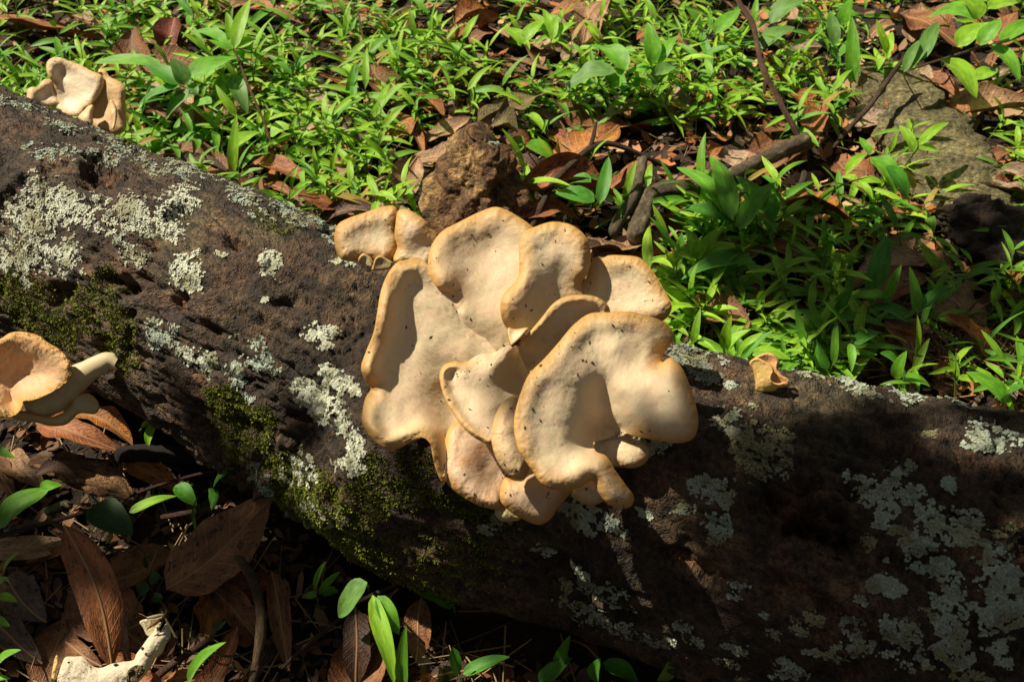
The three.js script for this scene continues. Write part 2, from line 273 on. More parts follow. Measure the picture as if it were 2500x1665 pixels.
// dark crumbs lying on a cap: flat grains turned at random, one part
function specks(g, n, size) {
  const out = [], base = new THREE.OctahedronGeometry(1, 0), { top, pos } = g.userData, nor = g.attributes.normal.array, m = new THREE.Matrix4(), q = new THREE.Quaternion();
  const seen = new Set(); for (let k = 0, tries = 0; k < n && tries < n * 30; k++, tries++) {
    const v = top[Math.floor(rnd() * top.length)], p = V(pos[v * 3], pos[v * 3 + 1], pos[v * 3 + 2]), nn = V(nor[v * 3], nor[v * 3 + 1], nor[v * 3 + 2]);
    const pc = pix(p), cell = Math.round(pc[0] / 11) + ',' + Math.round(pc[1] / 11); if (fbm(p.x * 34, p.y * 34, p.z * 34, 2) < -0.08 && rnd() < 0.8) { k--; continue; } if (seen.has(cell)) { k--; continue; } seen.add(cell);
    q.setFromUnitVectors(V(0, 0, 1), nn).multiply(new THREE.Quaternion().setFromAxisAngle(V(0, 0, 1), rnd() * 6.3));
    const s = size * (0.3 + 1.0 * rnd() ** 4); m.compose(p.addScaledVector(nn, s * 0.2), q, V(s * rr(0.9, 2.4), s * rr(0.6, 1), s * 0.5)); out.push(base.clone().applyMatrix4(m));
  }
  return mergeGeometries(out);
}
function local(g, origin) { g.translate(-origin.x, -origin.y, -origin.z); return g; }

// --- the big cluster (coordinates of a crop of the photograph, heights in the same unit)
{
  const base = onLog(1215, 960);
  const d0 = depthOf(base.p) - 0.042, F = frame(780, 460, 0.5486, d0, 1215, 930, 0.42);
  const root = thing('mushroom_cluster', 'large cluster of overlapping cream caps with ochre rims growing from the middle of the log', 'mushroom', base.p);
  const add = (rim, inner, o = {}, n = 40) => { const g = lobe(F, rim, inner, o), sg = n ? specks(g, n, 0.00085) : null; const m = part('cap', local(g, base.p), M.fungus, root); if (sg) part('crumbs', local(sg, base.p), M.speck, m, 'stuff'); return m; };
  // left funnel
  add([[440, 308, 50], [400, 316, 66], [350, 326, 82], [310, 370, 92], [275, 450, 98], [255, 560, 100], [240, 640, 96], [205, 730, 92], [184, 800, 80], [205, 855, 58], [228, 892, 32], [205, 930, 44], [190, 1000, 58], [190, 1050, 60], [230, 1112, 56], [290, 1158, 48], [350, 1158, 42], [410, 1128, 44], [460, 1110, 50], [490, 1132, 48], [505, 1200, 30], [522, 1262, 10], [552, 1312, -12],
    [600, 1250, -70, 0], [680, 1120, -100, 0], [780, 920, -100, 0], [830, 790, -80, 0], [760, 690, -72, 0], [680, 590, -50, 0], [610, 490, -16, 0], [540, 410, 12, 0], [478, 336, 38, 0.5]],
  [[420, 420, 18], [390, 520, 4], [370, 620, -2], [330, 720, 0], [300, 820, 8], [330, 920, -2], [330, 1010, 4], [400, 1060, 2], [470, 1070, -4], [450, 700, -22], [460, 850, -34], [540, 780, -62], [560, 900, -92], [590, 1000, -108], [470, 980, -40], [560, 1110, -70], [540, 620, -26], [480, 520, -2], [640, 720, -52], [560, 520, -8], [720, 780, -76]],
  { spine: [[400, 440], [440, 700], [500, 950], [480, 1040]], rw: 72, rd: 50, hs: 1.6, ridge: 26, rgw: 1.2 }, 60);
  // back left cap
  add([[782, 82, 40], [700, 110, 40], [620, 150, 42], [540, 195, 44], [496, 260, 44], [483, 330, 42], [495, 400, 38], [530, 448, 34], [572, 472, 12, 0.7], [584, 560, -34, 0], [640, 690, -70, 0], [720, 780, -84, 0], [790, 790, -84, 0], [860, 720, -70, 0], [910, 600, -44, 0], [930, 450, -20, 0], [960, 300, 6, 0], [985, 215, 20], [942, 165, 34], [880, 122, 40], [830, 95, 42]],
    [[720, 300, -14], [620, 260, 6], [640, 400, -6], [800, 400, -22], [700, 500, -24], [640, 560, -18], [760, 640, -44], [700, 640, -42], [555, 395, 34], [590, 440, 16], [800, 200, 4], [720, 180, 16]],
    { spine: [[700, 260], [690, 450], [740, 650]], rw: 90, rd: 54, hs: 2.2, dh: 4 }, 55);
  // back right cap, standing in front of it
  add([[1040, 147, 70], [960, 170, 70], [906, 196, 70], [889, 245, 68], [889, 330, 66], [884, 390, 62], [856, 430, 64], [822, 465, 66], [805, 520, 62], [814, 590, 40], [845, 632, 14], [900, 650, -10, 0], [1000, 650, -20, 0], [1100, 620, -22, 0], [1170, 520, -16, 0], [1166, 424, 18], [1192, 380, 36], [1208, 310, 48], [1200, 250, 60], [1180, 208, 66], [1130, 165, 70]],
    [[1050, 280, 40], [960, 300, 48], [1000, 400, 30], [940, 420, 46], [1000, 500, 12], [1085, 390, 14], [1080, 460, 0], [1150, 350, 34], [870, 530, 48], [900, 590, 24], [1060, 210, 48]],
    { spine: [[1050, 250], [1020, 420], [930, 540]], rw: 84, rd: 54, hs: 2.7, dh: -6 }, 50);
  // far right cap
  add([[1222, 312, 22], [1245, 303, 26], [1262, 308, 24], [1285, 298, 30], [1340, 297, 34], [1430, 311, 34], [1490, 380, 30], [1532, 450, 26], [1568, 522, 22], [1548, 574, 6], [1500, 600, -6], [1400, 610, -20], [1250, 590, -26], [1150, 520, -22], [1120, 440, -14], [1180, 410, 2], [1200, 345, 14]],
    [[1350, 420, -6], [1250, 410, -10], [1440, 430, 6], [1450, 510, -4], [1300, 500, -22], [1248, 345, 6], [1380, 350, 14], [1220, 460, -14]], { hs: 2.6, rw: 76, rd: 50, spine: [[1230, 420], [1340, 460], [1460, 490]], dh: -10 }, 30);
  // wavy lip between the caps
  add([[838, 640, 78], [842, 672, 80], [856, 706, 80], [900, 672, 84], [950, 620, 92], [1000, 560, 98], [1040, 512, 100], [1090, 482, 98], [1140, 472, 92], [1200, 474, 86], [1250, 488, 78], [1284, 520, 66], [1294, 560, 48], [1260, 650, 0, 0], [1200, 760, -50, 0], [1050, 850, -50, 0], [950, 840, -60, 0], [905, 770, -40, 0], [880, 700, 10, 0], [872, 640, 52]],
    [[940, 690, 36], [1000, 640, 54], [1060, 570, 72], [1150, 530, 68], [1220, 530, 56], [1050, 680, 32], [1120, 620, 46], [1000, 760, -6]], { rw: 40, rd: 26, spine: [[890, 672], [1000, 660], [1180, 580]], rimW: 48, ridge: 8, rgw: 0.6, dh: 10 }, 14);
  // its pale curled end
  add([[836, 632, 96], [842, 619, 96], [870, 626, 92], [930, 621, 90], [905, 655, 98], [870, 690, 102], [855, 700, 104], [843, 672, 100]], [[868, 648, 90]], { rw: 10, rd: 6, th: 10, NU: 80, NJ: 8, ridge: 0, mid: CREAM, deep: CREAM, rimCol: OCHRE, rimW: 16, wr: 0.3 }, 0);
  // middle cap with a lipped rim
  add([[604, 768, 44], [556, 784, 52], [535, 820, 56], [540, 880, 58], [565, 950, 60], [600, 1012, 60], [650, 1076, 58], [710, 1122, 54], [768, 1142, 46], [820, 1100, 22, 0], [870, 1010, -10, 0], [930, 920, -60, 0], [950, 840, -84, 0], [925, 770, -90, 0], [890, 712, -16, 0], [842, 700, 4, 0.1], [780, 730, 10, 0.1], [700, 744, 22, 0.3], [650, 772, 36]],
    [[578, 830, 30], [590, 900, 32], [640, 830, 40], [640, 980, 34], [700, 830, 34], [780, 790, 24], [840, 760, -2], [860, 850, -48], [800, 850, 0], [700, 950, 30], [780, 960, 22], [740, 1060, 32], [880, 800, -60]],
    { spine: [[620, 840], [720, 900], [780, 1040]], rw: 40, rd: 30, rimW: 56, ridge: 18, rgw: 0.6, dh: 6 }, 45);
  // folded tongue below it
  add([[872, 918, 40], [810, 960, 54], [776, 1030, 60], [764, 1100, 60], [778, 1180, 56], [810, 1242, 50], [860, 1286, 42], [905, 1296, 34], [935, 1250, 20], [965, 1150, 0], [945, 1000, 0]], [[850, 1060, 66], [860, 1180, 60], [830, 1000, 58], [900, 1240, 44]], { dh: 30, rw: 50, rd: 24, rimCol: [0.64, 0.42, 0.18], spine: [[860, 980], [850, 1230]] }, 16);
  // lower caps
  add([[600, 1040, 10], [566, 1090, 18], [552, 1180, 24], [538, 1250, 26], [575, 1322, 18], [640, 1376, 8], [720, 1416, -2], [790, 1430, -10], [822, 1432, -24], [830, 1370, -30], [860, 1290, -50, 0], [900, 1200, -60, 0], [860, 1100, -60, 0], [720, 1040, -40, 0]], [[640, 1130, 18], [630, 1250, 30], [700, 1160, 2], [740, 1210, -18], [720, 1270, -4], [690, 1340, 14], [780, 1300, -30], [770, 1370, -8]], { rw: 55, rd: 26, dh: -110, spine: [[640, 1160], [740, 1330]], mid: PINK, deep: [0.64, 0.37, 0.20], rimW: 60 }, 40);
  add([[830, 1286, 26], [806, 1330, 28], [806, 1390, 24], [840, 1432, 14], [900, 1470, 2], [980, 1497, -10], [1030, 1470, -14], [1062, 1420, -14], [1115, 1360, -20], [1180, 1260, -40, 0], [1060, 1180, -50, 0], [930, 1220, -20, 0], [880, 1284, 10]], [[930, 1340, 26], [900, 1400, 22], [980, 1400, 12], [1020, 1320, 0], [870, 1340, 28]], { rw: 60, rd: 30, dh: -110, mid: PINK, deep: [0.66, 0.47, 0.30], rimW: 70, spine: [[900, 1350], [1010, 1360]] }, 24);
  add([[786, 1420, 0], [782, 1452, 0], [802, 1478, -10], [860, 1482, -16], [895, 1472, -20], [880, 1430, -20], [830, 1410, -10]], [[830, 1450, 0]], { rw: 22, rd: 14, dh: -170, rimCol: [0.5, 0.4, 0.16], NU: 90, NJ: 10 }, 0);
  add([[1125, 1350, 0], [1130, 1372, -2], [1170, 1402, -10], [1215, 1410, -10], [1265, 1390, -8], [1285, 1350, -4], [1220, 1280, -20], [1150, 1310, -10]], [[1200, 1350, 4]], { rw: 34, rd: 18, dh: -10, NU: 110, NJ: 14, rimW: 46 }, 6);
  // small pointed cap under the right one
  add([[1180, 1050, -110, 0], [1260, 1000, -120, 0], [1330, 1040, -100, 0], [1400, 1116, -80, 0.6], [1450, 1140, -66], [1468, 1180, -64], [1450, 1222, -76], [1400, 1244, -90], [1330, 1240, -100], [1260, 1230, -120, 0], [1200, 1150, -116, 0]], [[1250, 1100, -104], [1330, 1140, -92], [1400, 1180, -70]], { hs: 1, rw: 45, rd: 30, ridge: 4, NU: 150, NJ: 22, deep: [0.66, 0.42, 0.22], spine: [[1240, 1100], [1400, 1180]], rimW: 44 }, 8);
  // large right cap
  add([[1200, 558, 104], [1130, 608, 116], [1060, 690, 128], [1000, 758, 136], [930, 830, 142], [892, 920, 148], [868, 1010, 150], [868, 1100, 148], [888, 1170, 142], [925, 1226, 132], [950, 1262, 124], [985, 1312, 116], [1040, 1342, 108], [1100, 1344, 100], [1170, 1326, 96], [1204, 1300, 94], [1222, 1305, 84], [1240, 1350, 84], [1280, 1402, 74], [1340, 1424, 62], [1388, 1414, 56], [1400, 1376, 58], [1362, 1318, 72], [1312, 1250, 82], [1275, 1190, 74], [1228, 1168, 36, 0.5], [1222, 1120, -40, 0], [1285, 1092, -58, 0], [1345, 1082, -34, 0], [1400, 1102, 34], [1500, 1122, 58], [1600, 1134, 66], [1662, 1114, 68], [1686, 1050, 70], [1674, 960, 76], [1645, 870, 80], [1606, 790, 76], [1562, 752, 66], [1524, 772, 40], [1540, 722, 56], [1578, 664, 70], [1560, 620, 84], [1510, 582, 92], [1440, 562, 96], [1380, 550, 98], [1290, 550, 100]],
    [[1230, 640, 84], [1120, 740, 102], [1040, 830, 114], [980, 950, 112], [950, 1080, 118], [1000, 1180, 106], [1080, 1250, 100], [1150, 1290, 98], [1180, 1220, 90], [1270, 1290, 88], [1340, 1370, 74], [1400, 620, 66], [1480, 660, 62], [1500, 720, 40], [1330, 700, 76], [1240, 760, 76], [1180, 850, 74], [1150, 980, 64], [1130, 1080, 60], [1200, 1030, 20], [1240, 960, 6], [1260, 880, 30], [1300, 820, 60], [1290, 1020, -16], [1330, 960, 26], [1350, 900, 60], [1390, 1000, 52], [1400, 800, 58], [1480, 850, 62], [1500, 960, 66], [1560, 1060, 66], [1580, 900, 76], [1600, 1000, 76], [1440, 1060, 52], [1340, 1050, -12], [1250, 1060, -34]],
    { spine: [[1590, 1020], [1500, 800], [1340, 680], [1160, 860], [1080, 1060], [1130, 1200], [1230, 1255], [1330, 1370]], NU: 420, NJ: 46, rw: 84, rd: 44, rimW: 95, ridge: 8, rgw: 1.4, seed: 4.2, th: 26 }, 90);
  // upper left cap on the log crest with its folded neighbour
  add([[330, 78, 60], [270, 84, 62], [200, 108, 62], [130, 132, 62], [84, 158, 58], [66, 205, 52], [68, 255, 46], [88, 305, 36], [130, 325, 24], [170, 322, 6], [230, 322, -4], [300, 330, -6], [335, 300, 0], [350, 230, 20], [345, 170, 40], [352, 105, 56]], [[200, 200, 18], [140, 230, 26], [250, 170, 26], [260, 260, 0], [200, 280, 2], [300, 200, 16], [120, 200, 40]], { hs: 1.15, ridge: 0, rw: 60, rd: 34, dh: 0, NU: 170, NJ: 24, spine: [[150, 230], [280, 200]] }, 24);
  add([[385, 92, 70], [350, 100, 64], [338, 160, 58], [334, 215, 40], [345, 260, 24], [330, 320, 10], [400, 345, 10], [480, 360, 0], [530, 300, 0], [545, 230, 10], [520, 190, 30], [490, 175, 56], [475, 148, 66], [430, 110, 72]], [[400, 150, 70], [440, 190, 64], [380, 240, 36], [450, 240, 30], [420, 300, 8], [500, 240, 20]], { hs: 1.3, ridge: 0, rw: 50, rd: 30, dh: 0, NU: 170, NJ: 24, spine: [[400, 160], [430, 290]], rimW: 62 }, 14);
  // thin curled frills below it
  add([[172, 318, 20], [180, 300, 28], [196, 288, 30], [222, 300, 28], [238, 330, 20], [236, 352, 10], [205, 344, 6], [180, 334, 10]], [[205, 320, 14]], { rw: 10, rd: 6, th: 8, dh: -10, NU: 80, NJ: 10, ridge: 0, mid: PALE, deep: PALE, wr: 0.4, rimW: 20 }, 0);
  add([[234, 364, 10], [240, 330, 18], [252, 306, 24], [272, 298, 26], [300, 312, 20], [325, 330, 16], [322, 352, 6], [290, 362, 0], [262, 366, 2]], [[262, 322, 12], [285, 340, 6]], { rw: 9, rd: 6, th: 8, dh: -6, NU: 80, NJ: 10, ridge: 0, mid: UNDER, deep: UNDER, wr: 0.4, rimW: 18 }, 0);
  // the tough base that carries them all
  const c0 = F.P(700, 950, -260), pts = [];
  const stem = new THREE.CylinderGeometry(0.05, 0.036, 0.07, 40, 6); const sp = stem.attributes.position;
  for (let i = 0; i < sp.count; i++) { const a = Math.atan2(sp.getZ(i), sp.getX(i)), k = 1 + 0.15 * Math.sin(a * 3 + 1) + 0.08 * Math.sin(a * 7); sp.setX(i, sp.getX(i) * k); sp.setZ(i, sp.getZ(i) * k); }
  stem.computeVertexNormals(); stem.applyQuaternion(new THREE.Quaternion().setFromUnitVectors(V(0, 1, 0), CF.clone().multiplyScalar(-1).add(V(0, 0.5, 0)).normalize()));
  const sc = F.P(790, 900, -430); stem.translate(sc.x, sc.y, sc.z);
  M.stem = new THREE.MeshStandardMaterial({ color: new THREE.Color(0.55, 0.42, 0.26), roughness: 0.75 });
  part('stem', local(stem, base.p), M.stem, root);
}

// --- pale wavy mushroom on the far side of the log, upper left
{
  const gp = gnd(210, 330, 0.0), d0 = depthOf(gnd(190, 250, 0.14)), F = frame(30, 120, 0.1403, d0, 190, 250, 0.35);
  const root = thing('mushroom', 'pale wavy mushroom peeping over the far side of the log at upper left', 'mushroom', gp);
  const C = [0.90, 0.75, 0.55];
  const add = (rim, inner, o = {}, n = 6) => { const g = lobe(F, rim, inner, { hs: 1.6, rw: 130, rd: 70, th: 60, NU: 130, NJ: 20, rimW: 170, ridge: 0, wr: 1, rimCol: [0.66, 0.42, 0.16], mid: C, deep: [0.90, 0.72, 0.54], ...o }), sg = n ? specks(g, n, 0.0008) : null; const m = part('cap', local(g, gp), M.fungus, root); if (sg) part('crumbs', local(sg, gp), M.speck, m, 'stuff'); };
  add([[600, 240, 120], [640, 180, 130], [740, 138, 140], [860, 148, 140], [980, 200, 130], [1180, 270, 120], [1370, 370, 110], [1560, 460, 90], [1600, 560, 60], [1560, 720, 40], [1450, 880, 30], [1370, 960, 40], [1260, 1040, 0], [1150, 1160, -40], [900, 1130, -60], [760, 1000, -60], [700, 800, -60], [720, 600, 20], [640, 490, 90], [596, 360, 120]], [[850, 420, -20], [1000, 560, -20], [1300, 560, 60], [1000, 760, -80], [1150, 900, -60], [1330, 760, 20], [900, 900, -120], [1020, 350, 50]], { spine: [[800, 320], [1100, 560], [1050, 950]] }, 12);
  add([[250, 800, 80], [270, 700, 90], [340, 655, 90], [450, 662, 80], [500, 570, 60], [580, 520, 50], [700, 540, 20], [800, 760, -80], [900, 1000, -120], [760, 990, -60], [560, 1000, -10], [420, 950, 20], [310, 955, 40], [260, 890, 70]], [[400, 800, 40], [580, 820, -50], [640, 660, -20], [520, 760, -10]], { spine: [[380, 800], [680, 860]] }, 4);
  add([[1490, 400, 60], [1510, 350, 60], [1620, 360, 60], [1690, 470, 50], [1900, 580, 40], [1970, 680, 30], [1970, 900, -20], [1980, 1150, -90], [1960, 1420, -150], [1700, 1500, -150], [1450, 1400, -140], [1200, 1260, -140], [1180, 1150, -120], [1400, 900, -90], [1540, 700, -30], [1560, 480, 20]], [[1750, 700, 20], [1700, 950, -80], [1500, 1150, -130], [1800, 1000, -40]], { spine: [[1620, 520], [1750, 850], [1600, 1250]], mid: [0.70, 0.48, 0.25], deep: [0.70, 0.45, 0.24] }, 4);
  add([[1250, 1060, 20], [1330, 980, 40], [1400, 970, 40], [1420, 1020, 30], [1390, 1120, 20], [1400, 1300, 0], [1200, 1280, 0], [1150, 1180, 0]], [[1300, 1150, 40]], { NU: 80, NJ: 12, rw: 60, rd: 30, dh: 30 }, 0);
  add([[1690, 960, 60], [1700, 890, 70], [1740, 890, 70], [1800, 980, 60], [1830, 1080, 50], [1810, 1260, 40], [1770, 1390, 30], [1730, 1380, 30], [1745, 1250, 40], [1700, 1120, 50]], [[1760, 1100, 62]], { NU: 90, NJ: 12, rw: 40, rd: 25, dh: 10, spine: [[1740, 980], [1775, 1250]] }, 0);
  const g = new THREE.CylinderGeometry(0.022, 0.018, 0.06, 24, 4); g.translate(0, 0.02, -0.01); part('stem', g, M.stem, root);
}
// --- funnel mushroom at the left edge with its stem reaching into the moss
{
  const d0 = depthOf(gnd(120, 920, 0.15)), F = frame(0, 780, 0.17857, d0, 100, 900, 0.25), bp = F.P(1600, 640, -40);
  const root = thing('mushroom', 'tan funnel mushroom at the left edge growing sideways from mossy bark on a thick stem', 'mushroom', bp);
  const g = lobe(F, [[-330, 300, 60], [-200, 220, 90], [0, 262, 100], [120, 190, 120], [260, 164, 130], [400, 182, 130], [530, 220, 125], [650, 310, 120], [800, 400, 120], [920, 520, 120], [985, 640, 110], [970, 780, 100], [880, 890, 95], [740, 980, 95], [600, 1050, 95], [430, 1110, 90], [320, 1120, 85], [300, 1200, 80], [210, 1310, 80], [80, 1345, 80], [-80, 1300, 70], [-240, 1200, 60], [-380, 900, 40]], [[450, 400, 60], [700, 560, 60], [820, 720, 60], [600, 700, -60], [350, 560, -80], [100, 700, -170], [120, 1000, -200], [200, 1120, -190], [0, 1130, 20], [60, 1230, 50], [350, 900, -130], [560, 900, -30], [250, 300, 70], [-150, 800, -120], [480, 1010, 10]],
    { hs: 1.7, NU: 220, NJ: 30, rw: 190, rd: 90, th: 70, rimW: 230, ridge: 16, rgw: 2.4, wr: 2.2, spine: [[150, 700], [420, 650]], deep: [0.66, 0.37, 0.19], mid: [0.64, 0.45, 0.28], seed: 3 });
  const m = part('cap', local(g, bp), M.fungus, root); part('crumbs', local(specks(g, 22, 0.0009), V(0, 0, 0)), M.speck, m, 'stuff');
  // outer wall of the funnel narrowing into the stem
  const ring = (cx, cy, h, rx, ry, rot, n) => { const o = []; for (let i = 0; i < n; i++) { const a = i / n * Math.PI * 2, x = Math.cos(a) * rx, y = Math.sin(a) * ry; o.push([cx + x * Math.cos(rot) - y * Math.sin(rot), cy + x * Math.sin(rot) + y * Math.cos(rot), h]); } return o; };
  const tube = (path, name, colr) => {              // path: [x, y, h, r]
    const c = new THREE.CatmullRomCurve3(path.map(([x, y, h]) => F.P(x, y, h))), n = 40, q = 30, pos = [], idx = [], col = [], uv = [], fr = c.computeFrenetFrames(n);
    for (let i = 0; i <= n; i++) { const t = i / n, p = c.getPointAt(t), u = t * (path.length - 1), k = Math.min(path.length - 2, Math.floor(u)), r0 = lerp(path[k][3], path[k + 1][3], sstep(0, 1, u - k)) * F.u; for (let j = 0; j < q; j++) { const a = j / q * Math.PI * 2, e = 1 + 0.07 * fbm(t * 5, Math.cos(a) * 1.5 + 3, Math.sin(a) * 1.5, 3); const w = p.clone().addScaledVector(fr.normals[i], Math.cos(a) * r0 * e).addScaledVector(fr.binormals[i], Math.sin(a) * r0 * e).sub(bp); pos.push(w.x, w.y, w.z); const gr = 1 + 0.16 * fbm(t * 30, Math.cos(a) * 6, Math.sin(a) * 6, 3); col.push(colr[0] * gr, colr[1] * gr, colr[2] * gr); uv.push(j / q * 4, t * 6); } }
    for (let i = 0; i < n; i++) for (let j = 0; j < q; j++) { const a = i * q + j, b = i * q + (j + 1) % q; idx.push(a, a + q, b, b, a + q, b + q); }
    return part(name, geom(pos, idx, col, uv), M.fungus, root);
  };
  tube([[380, 1180, -440, 120], [520, 1130, -430, 265], [760, 990, -400, 290], [980, 850, -330, 245], [1180, 720, -260, 185], [1380, 610, -210, 150], [1500, 570, -200, 138], [1610, 610, -210, 100]], 'stem', [0.62, 0.51, 0.31]);
  const fl = lobe(F, [[100, 1300, 0], [300, 1250, 40], [700, 1330, 50], [950, 1200, 40], [1000, 1060, 20], [1150, 1010, 40], [1230, 1020, 60], [1340, 1120, 60], [1360, 1220, 50], [1300, 1290, 30], [1080, 1290, 10], [980, 1380, 0], [900, 1440, -10], [700, 1460, -20], [480, 1410, -20], [260, 1380, -20]], [[800, 1300, 10], [1200, 1130, 0], [600, 1390, 10]], { hs: 1.5, NU: 140, NJ: 14, rw: 60, rd: 40, th: 40, dh: -330, mid: UNDER, deep: UNDER, rimW: 70, wr: 1.5, spine: [[300, 1320], [750, 1380], [1000, 1240], [1220, 1160]] });
  part('frill', local(fl, bp), M.fungus, root);
}
// --- little folded mushroom on the crest, right
{
  const b = onLog(1870, 955), F = frame(1650, 560, 0.3609, depthOf(b.p) - 0.004, 1870, 950, -0.1), bp = b.p;
  const root = thing('mushroom', 'small folded orange mushroom standing alone on the log crest at right', 'mushroom', bp);
  const O = [0.86, 0.48, 0.19], Y = [0.86, 0.60, 0.20];
  const add = (n, rim, inner, o) => part(n, local(lobe(F, rim, inner, { hs: 1.2, NU: 110, NJ: 16, rw: 18, rd: 12, th: 9, rimW: 16, ridge: 2, rgw: 0.3, wr: 0.6, ...o }), bp), M.fungus, root);
  add('cap', [[500, 905, 10], [530, 870, 14], [570, 845, 10], [620, 834, 6], [670, 848, 6], [696, 890, 10], [690, 940, 16], [715, 985, 24], [755, 1005, 28], [772, 1030, 26], [755, 1062, 20], [700, 1050, 10], [650, 1030, 0], [600, 960, 0], [540, 900, 6]], [[620, 900, -8], [670, 980, 0], [720, 1030, 12]], { mid: O, deep: [0.66, 0.34, 0.16], rimCol: [0.58, 0.36, 0.16], spine: [[570, 885], [650, 930], [720, 1030]] });
  add('cap', [[498, 905, 22], [515, 880, 28], [555, 868, 34], [600, 888, 38], [640, 915, 42], [665, 955, 46], [650, 1000, 46], [660, 1030, 44], [700, 1040, 42], [745, 1030, 40], [762, 1046, 36], [740, 1064, 32], [690, 1075, 24], [672, 1092, 16], [610, 1098, 14], [545, 1094, 12], [536, 1030, 16], [522, 960, 18]], [[570, 940, 30], [600, 1020, 36], [560, 1060, 24], [640, 1060, 34]], { mid: Y, deep: [0.84, 0.52, 0.20], rimCol: [0.66, 0.36, 0.10], rw: 12, rd: 8, spine: [[545, 910], [590, 1000], [620, 1060], [720, 1055]] });
}
// --- pale upturned fungus lying in the litter, lower left
{
  const F = frame(100, 1480, 0.14862, depthOf(gnd(290, 1600, 0.05)), 290, 1600, 0.35), bp = gnd(290, 1620, 0);
  const root = thing('broken_fungus', 'pale cream broken fungus lying upturned among dead leaves at lower left', 'mushroom', bp);
  const P1 = [0.66, 0.58, 0.42], P2 = [0.58, 0.50, 0.36];
  const add = (n, rim, inner, o) => { const g = lobe(F, rim, inner, { hs: 1.5, NU: 150, NJ: 18, rw: 110, rd: 70, th: 60, ridge: 0, rimW: 60, wr: 2.5, mid: P1, deep: P2, rimCol: P1, ...o }); const m = part(n, local(g, bp), M.fungus, root); if (o.sp) part('crumbs', local(specks(g, o.sp, 0.0011), bp), M.speck, m, 'stuff'); };
  add('cap', [[260, 1150, 60], [340, 960, 70], [400, 840, 60], [560, 828, 50], [700, 830, 50], [800, 930, 40], [880, 1000, 30], [1000, 1010, 40], [1150, 950, 60], [1340, 915, 70], [1530, 880, 60], [1560, 800, 40], [1640, 690, 50], [1760, 520, 60], [1860, 410, 70], [1900, 330, 70], [1960, 420, 50], [2060, 280, 60], [2120, 380, 50], [2130, 520, 40], [2060, 620, 20], [2000, 760, 0], [1880, 860, 0], [1800, 1000, 0], [1740, 1100, 10], [1560, 1280, 10], [1300, 1420, 10], [900, 1480, 20], [500, 1460, 20], [270, 1400, 40]], [[560, 1100, 60], [900, 1180, 50], [1300, 1120, 90], [1600, 980, 80], [1800, 720, 80], [1980, 540, 70], [1000, 1350, 40], [1500, 1150, 60]], { sp: 26, spine: [[480, 1150], [1000, 1220], [1500, 1080], [1750, 780], [2000, 460]] });
  add('rotten_patch', [[1400, 1180, 0], [1430, 1060, 10], [1500, 1000, 20], [1600, 960, 20], [1700, 1000, 10], [1690, 1100, 0], [1600, 1190, 0], [1560, 1260, -10], [1420, 1260, -10]], [[1540, 1100, 20]], { mid: [0.06, 0.05, 0.02], deep: [0.20, 0.11, 0.03], rimCol: [0.04, 0.05, 0.015], rw: 40, rd: 20, NU: 90, NJ: 12, dh: 120, wr: 9 });
  for (const [x, y, r, h] of [[1760, 790, 60, 110], [1230, 965, 40, 108], [2060, 540, 45, 80], [1660, 690, 34, 90]]) add('rotten_spot', [[x - r, y, 0], [x - r * 0.5, y - r * 0.6, 0], [x + r * 0.6, y - r * 0.5, 0], [x + r * 1.2, y, 0], [x + r * 0.5, y + r * 0.6, 0], [x - r * 0.6, y + r * 0.5, 0]], [[x, y, 4]], { mid: [0.05, 0.04, 0.025], deep: [0.06, 0.045, 0.03], rimCol: [0.05, 0.04, 0.02], rw: 12, rd: 8, th: 30, NU: 40, NJ: 5, dh: h, wr: 3 });
  add('rim', [[238, 830, 60], [262, 802, 60], [285, 830, 60], [275, 960, 60], [240, 1100, 60], [215, 1300, 50], [170, 1330, 50], [172, 1150, 50], [195, 1000, 55]], [[230, 1000, 66]], { mid: [0.62, 0.44, 0.16], deep: [0.62, 0.44, 0.16], rimCol: [0.6, 0.42, 0.14], rw: 26, rd: 20, NU: 80, NJ: 8, spine: [[260, 850], [195, 1260]] });
  add('cap', [[1620, 260, 40], [1740, 210, 50], [1900, 240, 40], [1980, 280, 30], [1900, 420, 20], [1800, 500, 10], [1740, 480, 10], [1680, 360, 20]], [[1780, 340, 20]], { mid: [0.5, 0.44, 0.24], deep: [0.5, 0.42, 0.24], NU: 80, NJ: 10, rw: 40, rd: 20, dh: -40 });
}
